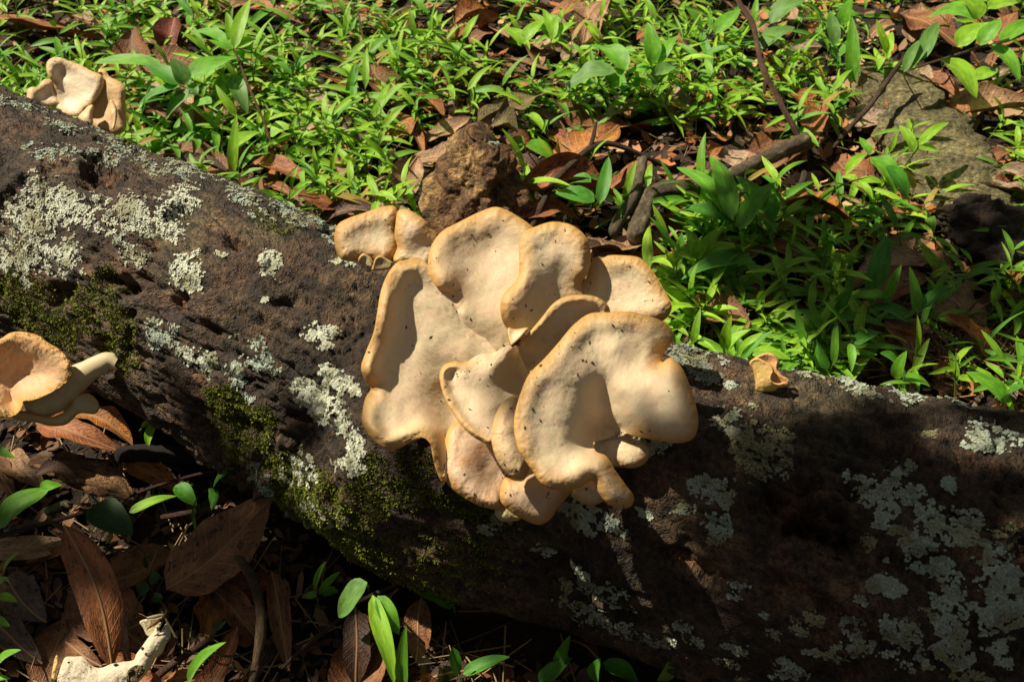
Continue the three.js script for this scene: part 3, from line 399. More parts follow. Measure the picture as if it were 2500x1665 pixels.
// --- grasshopper resting on it
{
  const F = frame(100, 1480, 0.14862, depthOf(gnd(290, 1600, 0.05)) - 0.006, 290, 1600, 0.35), bp = F.P(1880, 190, 90);
  const root = thing('grasshopper', 'tiny brown striped grasshopper perched on the raised end of the pale broken fungus', 'insect', bp);
  const brown = new THREE.MeshStandardMaterial({ color: new THREE.Color(0.10, 0.065, 0.03), roughness: 0.6 }), straw = new THREE.MeshStandardMaterial({ color: new THREE.Color(0.42, 0.33, 0.18), roughness: 0.6 }), leg = new THREE.MeshStandardMaterial({ color: new THREE.Color(0.24, 0.13, 0.04), roughness: 0.6 });
  const tub = (pts, r0, r1, n = 14) => { const c = new THREE.CatmullRomCurve3(pts.map(([x, y, h]) => F.P(x, y, h).sub(bp))), g = new THREE.TubeGeometry(c, n, 1, 9), pa = g.attributes.position, q = V(0, 0, 0); for (let i = 0; i < pa.count; i++) { const t = Math.floor(i / 10) / n, ce = c.getPointAt(t); q.fromBufferAttribute(pa, i).sub(ce).normalize().multiplyScalar(Array.isArray(r0) ? r0[Math.min(r0.length - 1, Math.round(t * (r0.length - 1)))] : lerp(r0, r1, t)); q.add(ce); pa.setXYZ(i, q.x, q.y, q.z); } g.computeVertexNormals(); return g; };
  part('body', tub([[1745, 215, 60], [1820, 200, 70], [1900, 185, 80], [1960, 165, 84], [2030, 150, 84]], [0.0009, 0.0018, 0.0023, 0.0026, 0.0028, 0.0026, 0.0023, 0.0018, 0.0006]), brown, root);
  part('stripe', tub([[1745, 190, 92], [1850, 165, 112], [1950, 145, 120], [2000, 140, 118]], 0.0006, 0.0008), straw, root);
  part('stripe', tub([[1750, 232, 90], [1850, 222, 112], [1940, 205, 122], [1990, 180, 118]], 0.0006, 0.0008), straw, root);
  part('head', new THREE.SphereGeometry(0.0022, 12, 10).translate(...F.P(2015, 160, 92).sub(bp).toArray()), brown, root);
  part('eye', new THREE.SphereGeometry(0.0008, 8, 6).translate(...F.P(1997, 157, 112).sub(bp).toArray()), straw, root);
  part('leg', tub([[1940, 225, 100], [1860, 290, 110], [1800, 330, 100], [1740, 380, 80]], [0.0019, 0.0017, 0.0012, 0.0006]), leg, root);
  part('leg', tub([[1740, 380, 80], [1790, 310, 110], [1830, 250, 110]], 0.0005, 0.0004), leg, root);
  part('leg', tub([[1970, 210, 90], [2000, 240, 80], [1990, 280, 60]], 0.0006, 0.0004), leg, root);
  part('antenna', tub([[2025, 155, 100], [2060, 100, 120], [2040, 60, 130]], 0.0003, 0.0002), leg, root);
  part('antenna', tub([[1750, 190, 70], [1680, 150, 80], [1610, 120, 80]], 0.0003, 0.0002), leg, root);
}

// ---------------------------------------------------------------- lichen and moss on the log (patches drawn in the photograph: x, y, rx, ry, angle, cover)
const G = [0.38, 0.45, 0.36], W = [0.60, 0.63, 0.50], OL = [0.26, 0.25, 0.13];
const LICHEN = [
  [60, 560, 95, 110, 0.3, 0.85, W], [150, 630, 60, 45, 0.6, 0.75, W], [170, 500, 85, 32, 0.3, 0.85, W], [215, 515, 40, 40, 0, 0.6, W], [330, 535, 80, 55, 0.2, 0.85, W], [430, 490, 55, 40, -0.3, 0.85, W], [400, 560, 65, 30, 0.5, 0.8, W], [455, 660, 45, 40, 0.3, 0.9, W], [280, 580, 60, 30, 0.4, 0.6, W], [330, 620, 40, 30, 0.3, 0.6, W],
  [115, 370, 65, 20, 0.15, 0.7, G], [240, 380, 45, 26, 0.2, 0.7, G], [300, 365, 70, 22, 0.35, 0.5, G], [350, 400, 60, 24, 0.4, 0.6, G], [270, 335, 60, 16, 0.4, 0.6, G], [150, 310, 60, 14, 0.3, 0.6, G], [210, 282, 60, 12, 0.3, 0.7, G], [60, 262, 70, 12, 0.25, 0.7, G], [420, 410, 50, 20, 0.5, 0.6, G], [480, 410, 80, 16, 0.5, 0.6, G], [590, 480, 60, 26, 0.5, 0.7, G], [700, 520, 60, 20, 0.5, 0.8, G], [780, 545, 50, 14, 0.45, 0.8, G], [640, 530, 40, 14, 0.4, 0.5, G], [800, 590, 22, 14, 0, 0.7, G],
  [658, 640, 26, 34, 0, 0.8, W], [540, 620, 12, 10, 0, 0.7, W], [645, 735, 10, 8, 0, 0.8, W], [835, 640, 34, 12, 0.1, 0.8, W],
  [390, 830, 60, 30, 0.4, 0.85, G], [460, 870, 40, 22, 0.5, 0.85, W], [370, 800, 30, 22, 0.5, 0.8, W], [505, 895, 26, 30, 0.3, 0.9, G], [575, 925, 24, 44, -0.2, 0.85, G], [630, 840, 18, 22, 0.2, 0.8, G], [570, 820, 12, 16, 0.3, 0.7, G], [640, 890, 22, 26, 0.4, 0.7, G], [670, 910, 16, 14, 0, 0.7, G], [590, 880, 20, 12, 0.6, 0.6, G], [600, 970, 20, 10, 0.6, 0.6, G], [595, 1020, 18, 22, 0, 0.6, G],
  [770, 820, 34, 28, 0.3, 0.9, W], [805, 815, 22, 14, 0, 0.8, W], [720, 875, 10, 26, 0.2, 0.7, W], [785, 905, 26, 14, 0.2, 0.6, W], [810, 905, 16, 12, 0, 0.7, W],
  [745, 950, 40, 20, 0.2, 0.9, W], [790, 980, 50, 50, 0.5, 0.95, W], [830, 940, 40, 30, 0.4, 0.95, W], [838, 1040, 26, 70, -0.35, 0.9, W], [862, 1095, 26, 36, -0.2, 0.9, W], [850, 1140, 36, 30, 0.2, 0.85, W], [720, 1150, 50, 44, 0.3, 0.55, W], [760, 1250, 60, 30, 0.5, 0.45, G], [800, 1265, 40, 22, 0.3, 0.5, G], [640, 1180, 20, 70, -0.6, 0.7, G], [690, 1262, 20, 30, -0.5, 0.5, G],
  [840, 1275, 20, 12, 0, 0.6, G], [1210, 1270, 46, 24, 0.2, 0.6, OL], [1190, 1290, 40, 14, 0.2, 0.6, G], [1440, 1265, 60, 34, 0.3, 0.85, G], [1390, 1240, 34, 24, 0.3, 0.8, G], [1500, 1290, 40, 20, 0.3, 0.8, G], [1570, 1265, 30, 20, 0.4, 0.85, G], [1340, 1345, 18, 12, 0, 0.8, G], [1310, 1338, 12, 8, 0, 0.8, G], [1430, 1425, 26, 36, -0.4, 0.8, G], [1490, 1455, 60, 26, 0.35, 0.8, G], [1385, 1435, 24, 24, 0, 0.55, OL], [1440, 1500, 70, 26, 0.4, 0.8, G], [1510, 1535, 44, 16, 0.4, 0.8, G], [1600, 1565, 50, 14, 0.2, 0.8, G], [1285, 1470, 14, 8, 0, 0.7, G], [1280, 1415, 10, 10, 0, 0.7, G], [1620, 1570, 24, 12, 0.3, 0.8, G],
  [1680, 875, 80, 44, 0.5, 0.75, [0.20, 0.24, 0.19]], [1720, 925, 60, 14, 0.3, 0.8, G], [1690, 845, 90, 16, 0.35, 0.8, G], [1800, 868, 40, 9, 0.3, 0.8, G], [1765, 885, 26, 14, 0.3, 0.8, G], [1960, 905, 60, 14, 0.4, 0.85, G], [2060, 930, 70, 16, 0.35, 0.85, G], [2120, 960, 60, 16, 0.3, 0.8, G], [2210, 965, 70, 22, 0.3, 0.85, G], [2320, 970, 60, 14, 0.3, 0.8, G], [1595, 1085, 40, 20, 0.1, 0.85, G],
  [1780, 1030, 36, 40, 0.5, 0.75, G], [1860, 1110, 78, 72, 0.6, 0.9, OL], [1820, 1060, 46, 44, 0.2, 0.6, OL], [2410, 1065, 60, 40, 0.4, 0.8, G], [2270, 1065, 18, 12, 0, 0.8, OL], [2480, 1080, 40, 20, 0, 0.7, G], [2380, 1035, 18, 8, 0.2, 0.7, G],
  [1725, 1195, 46, 34, 0.2, 0.95, G], [1770, 1225, 30, 28, 0.4, 0.8, G], [1755, 1285, 34, 30, 0.2, 0.9, G], [1670, 1245, 26, 14, 0, 0.85, G], [1825, 1262, 20, 18, 0, 0.85, G], [1735, 1325, 16, 10, 0, 0.7, OL],
  [2060, 1168, 14, 18, 0, 0.95, G], [2100, 1185, 24, 22, 0, 0.95, G], [2180, 1165, 46, 28, -0.4, 0.98, G], [2200, 1195, 40, 24, 0.4, 0.95, G], [2130, 1215, 50, 30, 0.4, 0.85, G], [2240, 1245, 46, 30, 0.7, 0.95, G], [2160, 1260, 30, 40, 0.4, 0.85, G], [2280, 1290, 40, 34, 0.7, 0.95, G], [2315, 1190, 18, 16, 0.4, 0.8, G], [2185, 1300, 46, 24, 0.5, 0.7, OL], [2230, 1330, 50, 34, 0.3, 0.95, G], [2330, 1290, 60, 40, 0.5, 0.8, G], [2380, 1300, 40, 40, 0.4, 0.9, G], [2400, 1350, 60, 50, 0.5, 0.85, G], [2450, 1310, 50, 40, 0.3, 0.6, OL], [2440, 1420, 60, 40, 0.3, 0.9, G], [2240, 1390, 60, 26, 0.2, 0.85, G], [2300, 1400, 50, 40, 0.5, 0.9, G], [2160, 1440, 54, 26, 0.1, 0.95, G], [2100, 1470, 26, 16, 0.5, 0.7, G], [2310, 1460, 44, 46, 0.4, 0.9, G], [2120, 1330, 24, 18, -0.6, 0.6, OL], [2240, 1510, 60, 30, 0.2, 0.7, OL], [2090, 1525, 46, 26, 0.2, 0.85, G], [2200, 1540, 60, 34, 0.3, 0.9, G], [2300, 1530, 60, 40, -0.2, 0.9, G], [2430, 1510, 60, 50, 0.4, 0.9, G], [1985, 1520, 50, 18, 0.2, 0.7, OL], [1950, 1540, 30, 14, 0.2, 0.8, G], [1885, 1550, 22, 12, 0.2, 0.85, G], [2000, 1600, 60, 14, 0.15, 0.9, G], [2100, 1585, 70, 16, 0, 0.85, G], [2230, 1615, 70, 30, 0.2, 0.85, G], [2330, 1600, 60, 30, 0.3, 0.85, G], [2440, 1600, 50, 40, 0.5, 0.85, G], [1925, 1640, 46, 30, 0.3, 0.9, G], [2350, 1650, 80, 20, 0.2, 0.7, OL], [1790, 1585, 40, 12, 0.4, 0.7, G], [1800, 1432, 28, 10, 0.1, 0.85, G], [1790, 1458, 20, 8, 0.1, 0.85, G], [1670, 1530, 26, 16, 0.2, 0.8, G], [1690, 1565, 30, 14, 0.3, 0.7, G], [1770, 1620, 36, 14, 0.3, 0.7, G], [1900, 1510, 24, 10, 0.4, 0.6, OL], [1860, 1505, 16, 10, 0, 0.6, G], [2480, 1480, 30, 40, 0.2, 0.7, G]];
const MOSS = [[70, 730, 120, 60, 0.5, 0.9], [200, 760, 80, 80, 0.9, 0.85], [260, 680, 40, 46, 0.2, 0.8], [150, 800, 80, 60, 0.5, 0.85], [280, 840, 50, 60, 0.3, 0.85], [320, 890, 40, 40, 0.4, 0.7], [300, 790, 30, 26, 0, 0.6], [560, 1000, 80, 50, 0.7, 0.85], [620, 1050, 60, 60, 0.7, 0.8], [560, 1080, 60, 50, 0.6, 0.7], [720, 1160, 90, 60, 0.3, 0.7], [900, 1140, 60, 40, 0.1, 0.75], [1010, 1130, 60, 46, 0.3, 0.7], [960, 1200, 110, 50, 0.2, 0.75], [820, 1240, 120, 60, 0.3, 0.75], [1120, 1240, 70, 30, 0.3, 0.85], [860, 1330, 160, 60, 0.2, 0.5], [1100, 1340, 160, 70, 0.2, 0.35], [1210, 1270, 60, 30, 0.2, 0.6], [650, 550, 70, 30, 0.4, 0.3], [700, 1240, 40, 60, -0.5, 0.6], [1000, 1420, 200, 60, 0.2, 0.3], [760, 1330, 60, 50, 0.4, 0.6]];
{
  const inEl = (e, px, py, nz) => { const c = Math.cos(e[4]), s = Math.sin(e[4]), dx = px - e[0], dy = py - e[1], a = (dx * c + dy * s) / e[2], b = (-dx * s + dy * c) / e[3]; return 1.05 - Math.sqrt(a * a + b * b) + nz; };
  // lobes of lichen: small wavy scales, a few shapes
  const scale = (k) => { const n = 6, pos = [0, 0, 0.16], idx = []; for (let i = 0; i < n; i++) { const a = i / n * 6.283, r = 0.62 + 0.4 * hash3(i, k, 3); pos.push(Math.cos(a) * r, Math.sin(a) * r, 0.34 * hash3(i, k, 9) + 0.1); } for (let i = 0; i < n; i++) idx.push(0, i + 1, (i + 1) % n + 1); return [pos, idx]; };
  const shapes = [0, 1, 2, 3].map(scale), bins = LICHEN.map(() => []), mb = MOSS.map(() => []);
  const cand = 2600000, q = new THREE.Quaternion(), m4 = new THREE.Matrix4(), Z = V(0, 0, 1);
  const boxes = LICHEN.map((e) => Math.max(e[2], e[3]) * 1.5), mboxes = MOSS.map((e) => Math.max(e[2], e[3]) * 1.5);
  const CW = 45, grid = (L, B) => { const g = Array.from({ length: CW * 32 }, () => []); L.forEach((e, i) => { for (let a = 0; a < CW; a++) for (let b = 0; b < 32; b++) { const x = a * 60 - 60 + 30, y = b * 60 - 60 + 30; if (Math.abs(x - e[0]) < B[i] + 30 && Math.abs(y - e[1]) < B[i] + 30) g[b * CW + a].push(i); } }); return g; }, gl = grid(LICHEN, boxes), gm = grid(MOSS, mboxes);
  for (let c = 0; c < cand; c++) {
    const i = Math.floor(rnd() * NS), j = Math.floor(rnd() * NT), k = i * (NT + 1) + j, fu = rnd(), fv = rnd();
    const px = logPix[k * 2], py = logPix[k * 2 + 1]; if (px < -60 || px > 2560 || py < -60 || py > 1725) continue;
    const cell = Math.floor((py + 60) / 60) * CW + Math.floor((px + 60) / 60); if (!gl[cell].length && !gm[cell].length) continue;
    const k1 = k + NT + 1, k2 = k + 1, p = [0, 1, 2].map((a) => logPos[k * 3 + a] + (logPos[k1 * 3 + a] - logPos[k * 3 + a]) * fu + (logPos[k2 * 3 + a] - logPos[k * 3 + a]) * fv);
    const [x, y, z] = p, nz = 0.85 * fbm(x * 60, y * 60, z * 60, 3) + 0.75 * fbm(x * 170 + 8, y * 190, z * 190, 2);
    let done = false;
    for (const e of gl[cell]) { const L = LICHEN[e]; if (Math.abs(px - L[0]) > boxes[e] || Math.abs(py - L[1]) > boxes[e]) continue; const f = inEl(L, px, py, nz * 1.0); if (f > 0.12 && fbm(x * 230, y * 230, z * 230 + 5, 3) * 1.25 + 0.55 * Math.abs(fbm(x * 95 + 60, y * 95, z * 95, 2)) * (py > 1100 ? 1.25 : 0.5) < L[5] * 0.62 - 0.42 + f * 0.36 - 0.22 * sstep(0.80, 0.97, logNor[k * 3 + 1])) { bins[e].push([x, y, z, k, f]); done = true; break; } }
    if (done) continue;
    const nm = 0.8 * fbm(x * 40 + 31, y * 40, z * 40, 3);
    if (gm[cell].length && (c & 1)) for (const e of gm[cell]) { const L = MOSS[e]; if (Math.abs(px - L[0]) > mboxes[e] || Math.abs(py - L[1]) > mboxes[e]) continue; const f = inEl(L, px, py, nm); if (f > 0.15 && rnd() < L[5] && fbm(x * 170, y * 170, z * 170 + 5, 2) < L[5] * 0.85 - 0.34 + f * 0.4) { mb[e].push([x, y, z, k, f]); break; } }
  }
  M.lichen = new THREE.MeshStandardMaterial({ vertexColors: true, roughness: 0.95 });
  M.moss = new THREE.MeshStandardMaterial({ vertexColors: true, roughness: 0.9 });
  let nl = 0;
  bins.forEach((b, e) => {
    if (b.length < 40) return;
    const pos = [], idx = [], col = [], C = LICHEN[e][6];
    for (const [x, y, z, k, f] of b) {
      const n = V(logNor[k * 3], logNor[k * 3 + 1], logNor[k * 3 + 2]); n.x += rr(-0.25, 0.25); n.y += rr(-0.25, 0.25); n.z += rr(-0.25, 0.25); n.normalize();
      q.setFromUnitVectors(Z, n); const s = rr(0.00055, 0.00135), a = rnd() * 6.28, ca = Math.cos(a), sa = Math.sin(a), [sp, si] = shapes[Math.floor(rnd() * 4)], o = pos.length / 3, v = V(0, 0, 0), el = rr(0.7, 1.4), lift = rr(0.0001, 0.0010), g = rr(0.72, 1.12), ol = clamp(0.25 + 1.6 * fbm(x * 70 + 9, y * 70, z * 70, 2) + rr(-0.15, 0.15), 0, 0.8);
      for (let i = 0; i < sp.length; i += 3) { const X = sp[i] * el, Y = sp[i + 1]; v.set((X * ca - Y * sa) * s, (X * sa + Y * ca) * s, sp[i + 2] * s + lift).applyQuaternion(q); pos.push(x + v.x, y + v.y, z + v.z); col.push(lerp(C[0], OL[0], ol) * g, lerp(C[1], OL[1], ol) * g, lerp(C[2], OL[2], ol) * g); }
      for (const t of si) idx.push(o + t);
    }
    nl += b.length; part('lichen_patch', geom(pos, idx, col), M.lichen, log);
  });
  let nm = 0;
  mb.forEach((b) => {
    if (b.length < 12) return;
    const pos = [], idx = [], col = [];
    for (const [x, y, z, k, f] of b) for (let r = 0; r < 2; r++) {
      const n = V(logNor[k * 3], logNor[k * 3 + 1] + 0.25, logNor[k * 3 + 2]); n.x += rr(-0.7, 0.7); n.y += rr(-0.5, 0.7); n.z += rr(-0.7, 0.7); n.normalize();
      const s = V(rr(-1, 1), rr(-1, 1), rr(-1, 1)).cross(n).normalize(), L = rr(0.0010, 0.0024), w = rr(0.00035, 0.0007), ox = x + rr(-1, 1) * 0.001, oz = z + rr(-1, 1) * 0.001, o = pos.length / 3, bend = V(rr(-1, 1), rr(-1.2, 0.3), rr(-1, 1)).multiplyScalar(L * 0.3);
      const mx = ox + n.x * L * 0.55, my = y + n.y * L * 0.55, mz = oz + n.z * L * 0.55, g = rr(0.6, 1.25), yl = rnd();
      pos.push(ox - s.x * w, y - s.y * w, oz - s.z * w, ox + s.x * w, y + s.y * w, oz + s.z * w, mx - s.x * w, my - s.y * w, mz - s.z * w, mx + s.x * w, my + s.y * w, mz + s.z * w, ox + n.x * L + bend.x, y + n.y * L + bend.y, oz + n.z * L + bend.z);
      for (let i = 0; i < 5; i++) col.push(lerp(0.10, 0.22, yl) * g, lerp(0.145, 0.24, yl) * g, 0.014 * g);
      idx.push(o, o + 1, o + 2, o + 1, o + 3, o + 2, o + 2, o + 3, o + 4);
    }
    nm += b.length; part('moss_patch', geom(pos, idx, col), M.moss, log, 'stuff');
  });
  console.log('lichen', nl, 'moss', nm);
}

// ---------------------------------------------------------------- ground
const gy = (x, z) => 0.010 * fbm(x * 3.1, 2, z * 3.1, 3) + 0.005 * fbm(x * 14, 5, z * 14, 3) - 0.004;
{
  const n = 320, pos = [], idx = [], col = [], uv = [], f = (t) => { const a = t * 2 - 1; return Math.sign(a) * (1.3 * Math.abs(a) + 24 * Math.abs(a) ** 6); };
  for (let i = 0; i <= n; i++) for (let j = 0; j <= n; j++) { const x = f(i / n), z = f(j / n) - 0.2, y = gy(x, z) + 0.003 * fbm(x * 60, 9, z * 60, 2); pos.push(x, y, z); uv.push(x * 9, z * 9); const k = 0.8 + 0.7 * fbm(x * 40, 1, z * 40, 3), m = sstep(-0.2, 0.3, fbm(x * 8, 3, z * 8, 3)); col.push(lerp(0.022, 0.055, m) * k, lerp(0.015, 0.032, m) * k, lerp(0.009, 0.017, m) * k); }
  for (let i = 0; i < n; i++) for (let j = 0; j < n; j++) { const a = i * (n + 1) + j, b = a + n + 1; idx.push(a, a + 1, b, b, a + 1, b + 1); }
  M.soil = new THREE.MeshStandardMaterial({ vertexColors: true, roughness: 1, bumpMap: barkBump, bumpScale: 0.004 });
  struct('ground', geom(pos, idx, col, uv), M.soil);
}
// distance in the ground plane from the log's axis, in radii
const logAxis = []; for (let i = 0; i <= 60; i++) logAxis.push([logCurve.getPoint(i / 60), logR(i / 60)]);
const offLog = (x, z) => { let m = 9; for (const [p, r] of logAxis) m = Math.min(m, Math.hypot(p.x - x, p.z - z) / r); return m; };
const gp = (x, y, h = 0) => { let p = gnd(x, y, h); p = gnd(x, y, h + gy(p.x, p.z)); return p; };

// ---------------------------------------------------------------- dead leaves
const veins = (seedv, n) => dataTex(256, 128, (u, v) => {
  const s = Math.abs(v - 0.5) * 2, w = u * n - s * 1.6, lat = Math.abs(w - Math.round(w)) / (0.5), lv = clamp(1 - lat * 7) * clamp(s * 6) * 0.22, mid = clamp(1 - s * 16) * 0.25;
  const bl = 0.55 * tnoise(u, v, 5, seedv) + 0.35 * tnoise(u, v, 14, seedv + 4) + 0.3 * tnoise(u, v, 60, seedv + 9), sp = tnoise(u, v, 30, seedv + 20) > 0.62 ? -0.3 : 0, e = 0.72 + 0.22 * bl + sp + lv + mid;
  return [e, e * (0.97 + 0.05 * bl), e * (0.94 + 0.08 * bl)];
}, true);
const veinBump = dataTex(256, 128, (u, v) => { const s = Math.abs(v - 0.5) * 2, w = u * 11 - s * 1.6, lat = Math.abs(w - Math.round(w)) / 0.5, e = 0.5 + 0.35 * clamp(1 - lat * 6) * clamp(s * 6) + 0.2 * tnoise(u, v, 50, 3) + 0.12 * tnoise(u, v, 12, 6); return [e, e, e]; });
const veinA = veins(1, 11), veinB = veins(31, 9);
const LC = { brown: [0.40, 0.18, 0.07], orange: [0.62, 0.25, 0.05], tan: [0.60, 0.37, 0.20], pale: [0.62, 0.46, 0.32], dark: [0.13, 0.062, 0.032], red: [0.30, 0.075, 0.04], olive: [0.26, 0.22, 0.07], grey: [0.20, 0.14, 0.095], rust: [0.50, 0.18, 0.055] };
const leafMat = {};
for (const k in LC) for (const t of [0, 1]) leafMat[k + t] = new THREE.MeshPhysicalMaterial({ color: new THREE.Color(...LC[k]), map: t ? veinB : veinA, bumpMap: veinBump, bumpScale: 0.0012, roughness: 0.62, side: THREE.DoubleSide });
M.midrib = new THREE.MeshStandardMaterial({ color: new THREE.Color(0.32, 0.18, 0.09), roughness: 0.7 });
// a leaf from a to b (world), half width w, with fold, edge curl, arch and twist; returns blade and midrib in axes about o
function leafGeo(a, b, w, o, { fold = 0.15, curl = 0.25, arch = 0.15, twist = 0.2, wave = 0.15, shape = 0.85, roll = 0, sd = 1, n = 16, m = 8, tear, hook = 0, sway = 0 } = {}) {
  const ax = b.clone().sub(a), L = ax.length(); ax.normalize(); let ac = ax.clone().cross(V(0, 1, 0)); if (ac.lengthSq() < 0.01) ac = CR.clone(); ac.normalize(); const up = ac.clone().cross(ax).normalize();
  const pos = [], uv = [], idx = [], rib = [], q = V(0, 0, 0);
  for (let i = 0; i <= n; i++) {
    const t = i / n, hw = w * Math.pow(Math.max(0.0001, Math.sin(Math.PI * Math.pow(t, shape))), 0.72) * (1 + (tear ?? 0.06) * noise(t * 6, sd, 2) + 0.5 * (tear ?? 0) * noise(t * 17, sd, 5)) + w * 0.015, rl = roll + twist * (t - 0.5) * 2, cr = Math.cos(rl), sr = Math.sin(rl), lat = 0.10 * w * Math.sin(t * 5 + sd) + sway * L * Math.sin(Math.PI * t);
    const zc = arch * L * Math.sin(Math.PI * t) + hook * L * t * t * t;
    for (let j = 0; j <= m; j++) {
      const v = j / m * 2 - 1, an = v * curl * 1.6, X = (Math.abs(curl) > 0.02 ? Math.sin(an) / (curl * 1.6) : v) * hw, Z = (Math.abs(curl) > 0.02 ? (1 - Math.cos(an)) / (curl * 1.6) : 0) * hw + fold * Math.abs(v) * hw + wave * hw * Math.abs(v) * noise(t * 4 + sd, v * 1.2, sd);
      const x2 = X * cr - Z * sr + lat, z2 = X * sr + Z * cr + zc; q.copy(a).addScaledVector(ax, t * L).addScaledVector(ac, x2).addScaledVector(up, z2).sub(o); pos.push(q.x, q.y, q.z); uv.push(t, j / m); if (j === m / 2) rib.push(q.clone());
    }
  }
  for (let i = 0; i < n; i++) for (let j = 0; j < m; j++) { const p = i * (m + 1) + j, s = p + m + 1; idx.push(p, p + 1, s, s, p + 1, s + 1); }
  return { g: geom(pos, idx, null, uv), rib: new THREE.CatmullRomCurve3(rib), up };
}
const across = (a, b) => { const c = a.clone().add(b).multiplyScalar(0.5), ac = b.clone().sub(a).cross(V(0, 1, 0)).normalize(), p = pix(c), q = pix(c.clone().addScaledVector(ac, 0.01)); return 0.01 / Math.hypot(q[0] - p[0], q[1] - p[1]); };
const Q = { q1: [0, 0], q2: [830, 0], q3: [1650, 0], q4: [0, 560], q5: [1650, 560], q6: [0, 1100], q7: [830, 1100] }, QS = 0.3609;
const fr = (f, x, y) => [x * QS + Q[f][0], y * QS + Q[f][1]];
function deadLeaf(label, f, x0, y0, x1, y1, w, c, o = {}) {
  const { h0 = 0.018, h1 = 0.018, group = null } = o, sd = o.sd ?? rnd() * 90, a = gp(...fr(f, x0, y0), h0), b = gp(...fr(f, x1, y1), h1), hw = w * QS * 0.5 * across(a, b) / Math.max(0.5, Math.cos(o.roll ?? 0)), base = V(a.x, Math.min(a.y, b.y), a.z);
  const t = thing('dead_leaf', label, 'leaf', base, group), { g, rib } = leafGeo(a, b, Math.min(hw, 0.05), base, { sd, tear: 0.14, twist: -0.35 + 0.8 * hash3(Math.floor(sd * 50), 1, 1), hook: 0.12 * hash3(Math.floor(sd * 50), 2, 2), sway: -0.1 + 0.2 * hash3(Math.floor(sd * 50), 3, 3), wave: 0.15 + 0.25 * hash3(Math.floor(sd * 50), 4, 4), ...o });
  part('blade', g, leafMat[c + (Math.floor(sd) % 2)], t);
  const rg = new THREE.TubeGeometry(rib, 12, 0.0011, 5); part('midrib', rg, M.midrib, t);
}
const D = deadLeaf;
// behind the log, left to right
D('big brown leaf with side veins lying beyond the pale upper-left mushroom', 'q1', -60, 110, 760, 380, 215, 'rust', { h0: 0.03, h1: 0.02, arch: 0.05, roll: 0.5, curl: 0.1 });
D('dark red curled leaf standing in grass near the upper left', 'q1', 1190, 120, 1140, 430, 200, 'red', { h0: 0.06, h1: 0.015, fold: 0.5, curl: 0.5 });
D('narrow scarlet leaf beside the dark red curled leaf', 'q1', 1270, 160, 1225, 340, 80, 'red', { h0: 0.055, h1: 0.03 });
D('pale brown torn leaf above the big veined leaf at upper left', 'q1', 480, 110, 700, 250, 100, 'tan');
D('upright tan leaf among green shoots, upper left of centre', 'q1', 1300, 530, 1270, 980, 130, 'tan', { h0: 0.04, h1: 0.01, curl: 0.4 });
D('dark reddish leaf just right of the pale upper-left mushroom', 'q1', 870, 730, 1130, 830, 130, 'red', { h0: 0.02 });
D('pinkish tan leaf under grass left of the top centre', 'q1', 2040, 580, 2290, 870, 130, 'pale', { h0: 0.02 });
D('reddish brown leaf touching the back of the log at left', 'q1', 1680, 1120, 2090, 1250, 150, 'rust');
D('thin red-brown leaf at the log edge left of the cluster', 'q1', 1790, 1250, 2050, 1400, 70, 'rust');
D('orange-brown leaf near the top edge left of centre', 'q1', 1570, 80, 2050, 200, 110, 'rust', { h1: 0.03 });
D('crumpled brown leaf at the top edge left of centre', 'q1', 1640, 40, 1850, 90, 70, 'brown');
D('small orange leaf left of the pale upper-left mushroom', 'q1', 40, 480, 170, 520, 60, 'orange');
D('tan twig-like rolled leaf at the top edge, centre', 'q2', 850, 60, 1190, 20, 110, 'tan', { curl: 0.8 });
D('curled orange leaf near the top edge, centre', 'q2', 780, 160, 1000, 90, 110, 'orange', { curl: 0.7, h1: 0.03 });
D('brown leaf rolled to a scroll near the top, centre', 'q2', 940, 230, 1090, 110, 150, 'brown', { curl: 1.1, h1: 0.04 });
D('bright orange leaf at the top right of centre', 'q2', 1420, 100, 1760, 120, 90, 'orange', { h0: 0.02 });
D('long twisted tan leaf right of the top centre', 'q2', 1830, -20, 1620, 500, 210, 'tan', { twist: 0.9, h0: 0.05 });
D('pale sunlit leaf scrap among grass, top centre', 'q2', 1270, 330, 1500, 350, 120, 'pale', { wave: 0.4 });
D('pale pointed leaf right of the sunlit scrap, top centre', 'q2', 1500, 420, 1620, 350, 90, 'pale', { wave: 0.4 });
D('yellow-orange leaf under a grass tuft, top centre', 'q2', 700, 220, 840, 340, 110, 'orange');
D('brown crumpled leaf below the scrolled leaf, top centre', 'q2', 870, 290, 1110, 240, 90, 'brown', { wave: 0.5 });
D('orange leaf behind the broad wavy green shoot', 'q2', 2010, 270, 2180, 190, 90, 'orange');
D('olive green-brown leaf lying above the stump', 'q2', 930, 820, 1390, 690, 190, 'olive', { h0: 0.05, h1: 0.04, roll: 0.3, arch: 0.04 });
D('small folded olive leaf at the stump top', 'q2', 1020, 850, 1200, 900, 150, 'olive', { h0: 0.09, h1: 0.08, fold: 0.5 });
D('round orange-brown leaf left of the stump', 'q2', 310, 910, 540, 800, 150, 'orange', { curl: -0.4, h0: 0.02, h1: 0.04 });
D('little orange leaf above the round leaf left of the stump', 'q2', 500, 720, 620, 800, 90, 'orange');
D('orange curl of leaf close to the left flank of the stump', 'q2', 520, 880, 570, 1050, 90, 'orange', { curl: 0.7 });
D('broad light brown leaf with pale veins at the foot of the stump', 'q2', 420, 1360, 520, 1060, 180, 'tan', { h1: 0.05, roll: -0.4 });
D('big ribbed orange-brown leaf right of the stump under the twig fork', 'q2', 1440, 1130, 1870, 900, 260, 'orange', { h0: 0.03, h1: 0.03, arch: 0.08 });
D('long glossy rust leaf rolled behind the cluster top', 'q2', 1200, 1280, 1880, 1370, 230, 'rust', { curl: 0.9, h0: 0.05, h1: 0.03 });
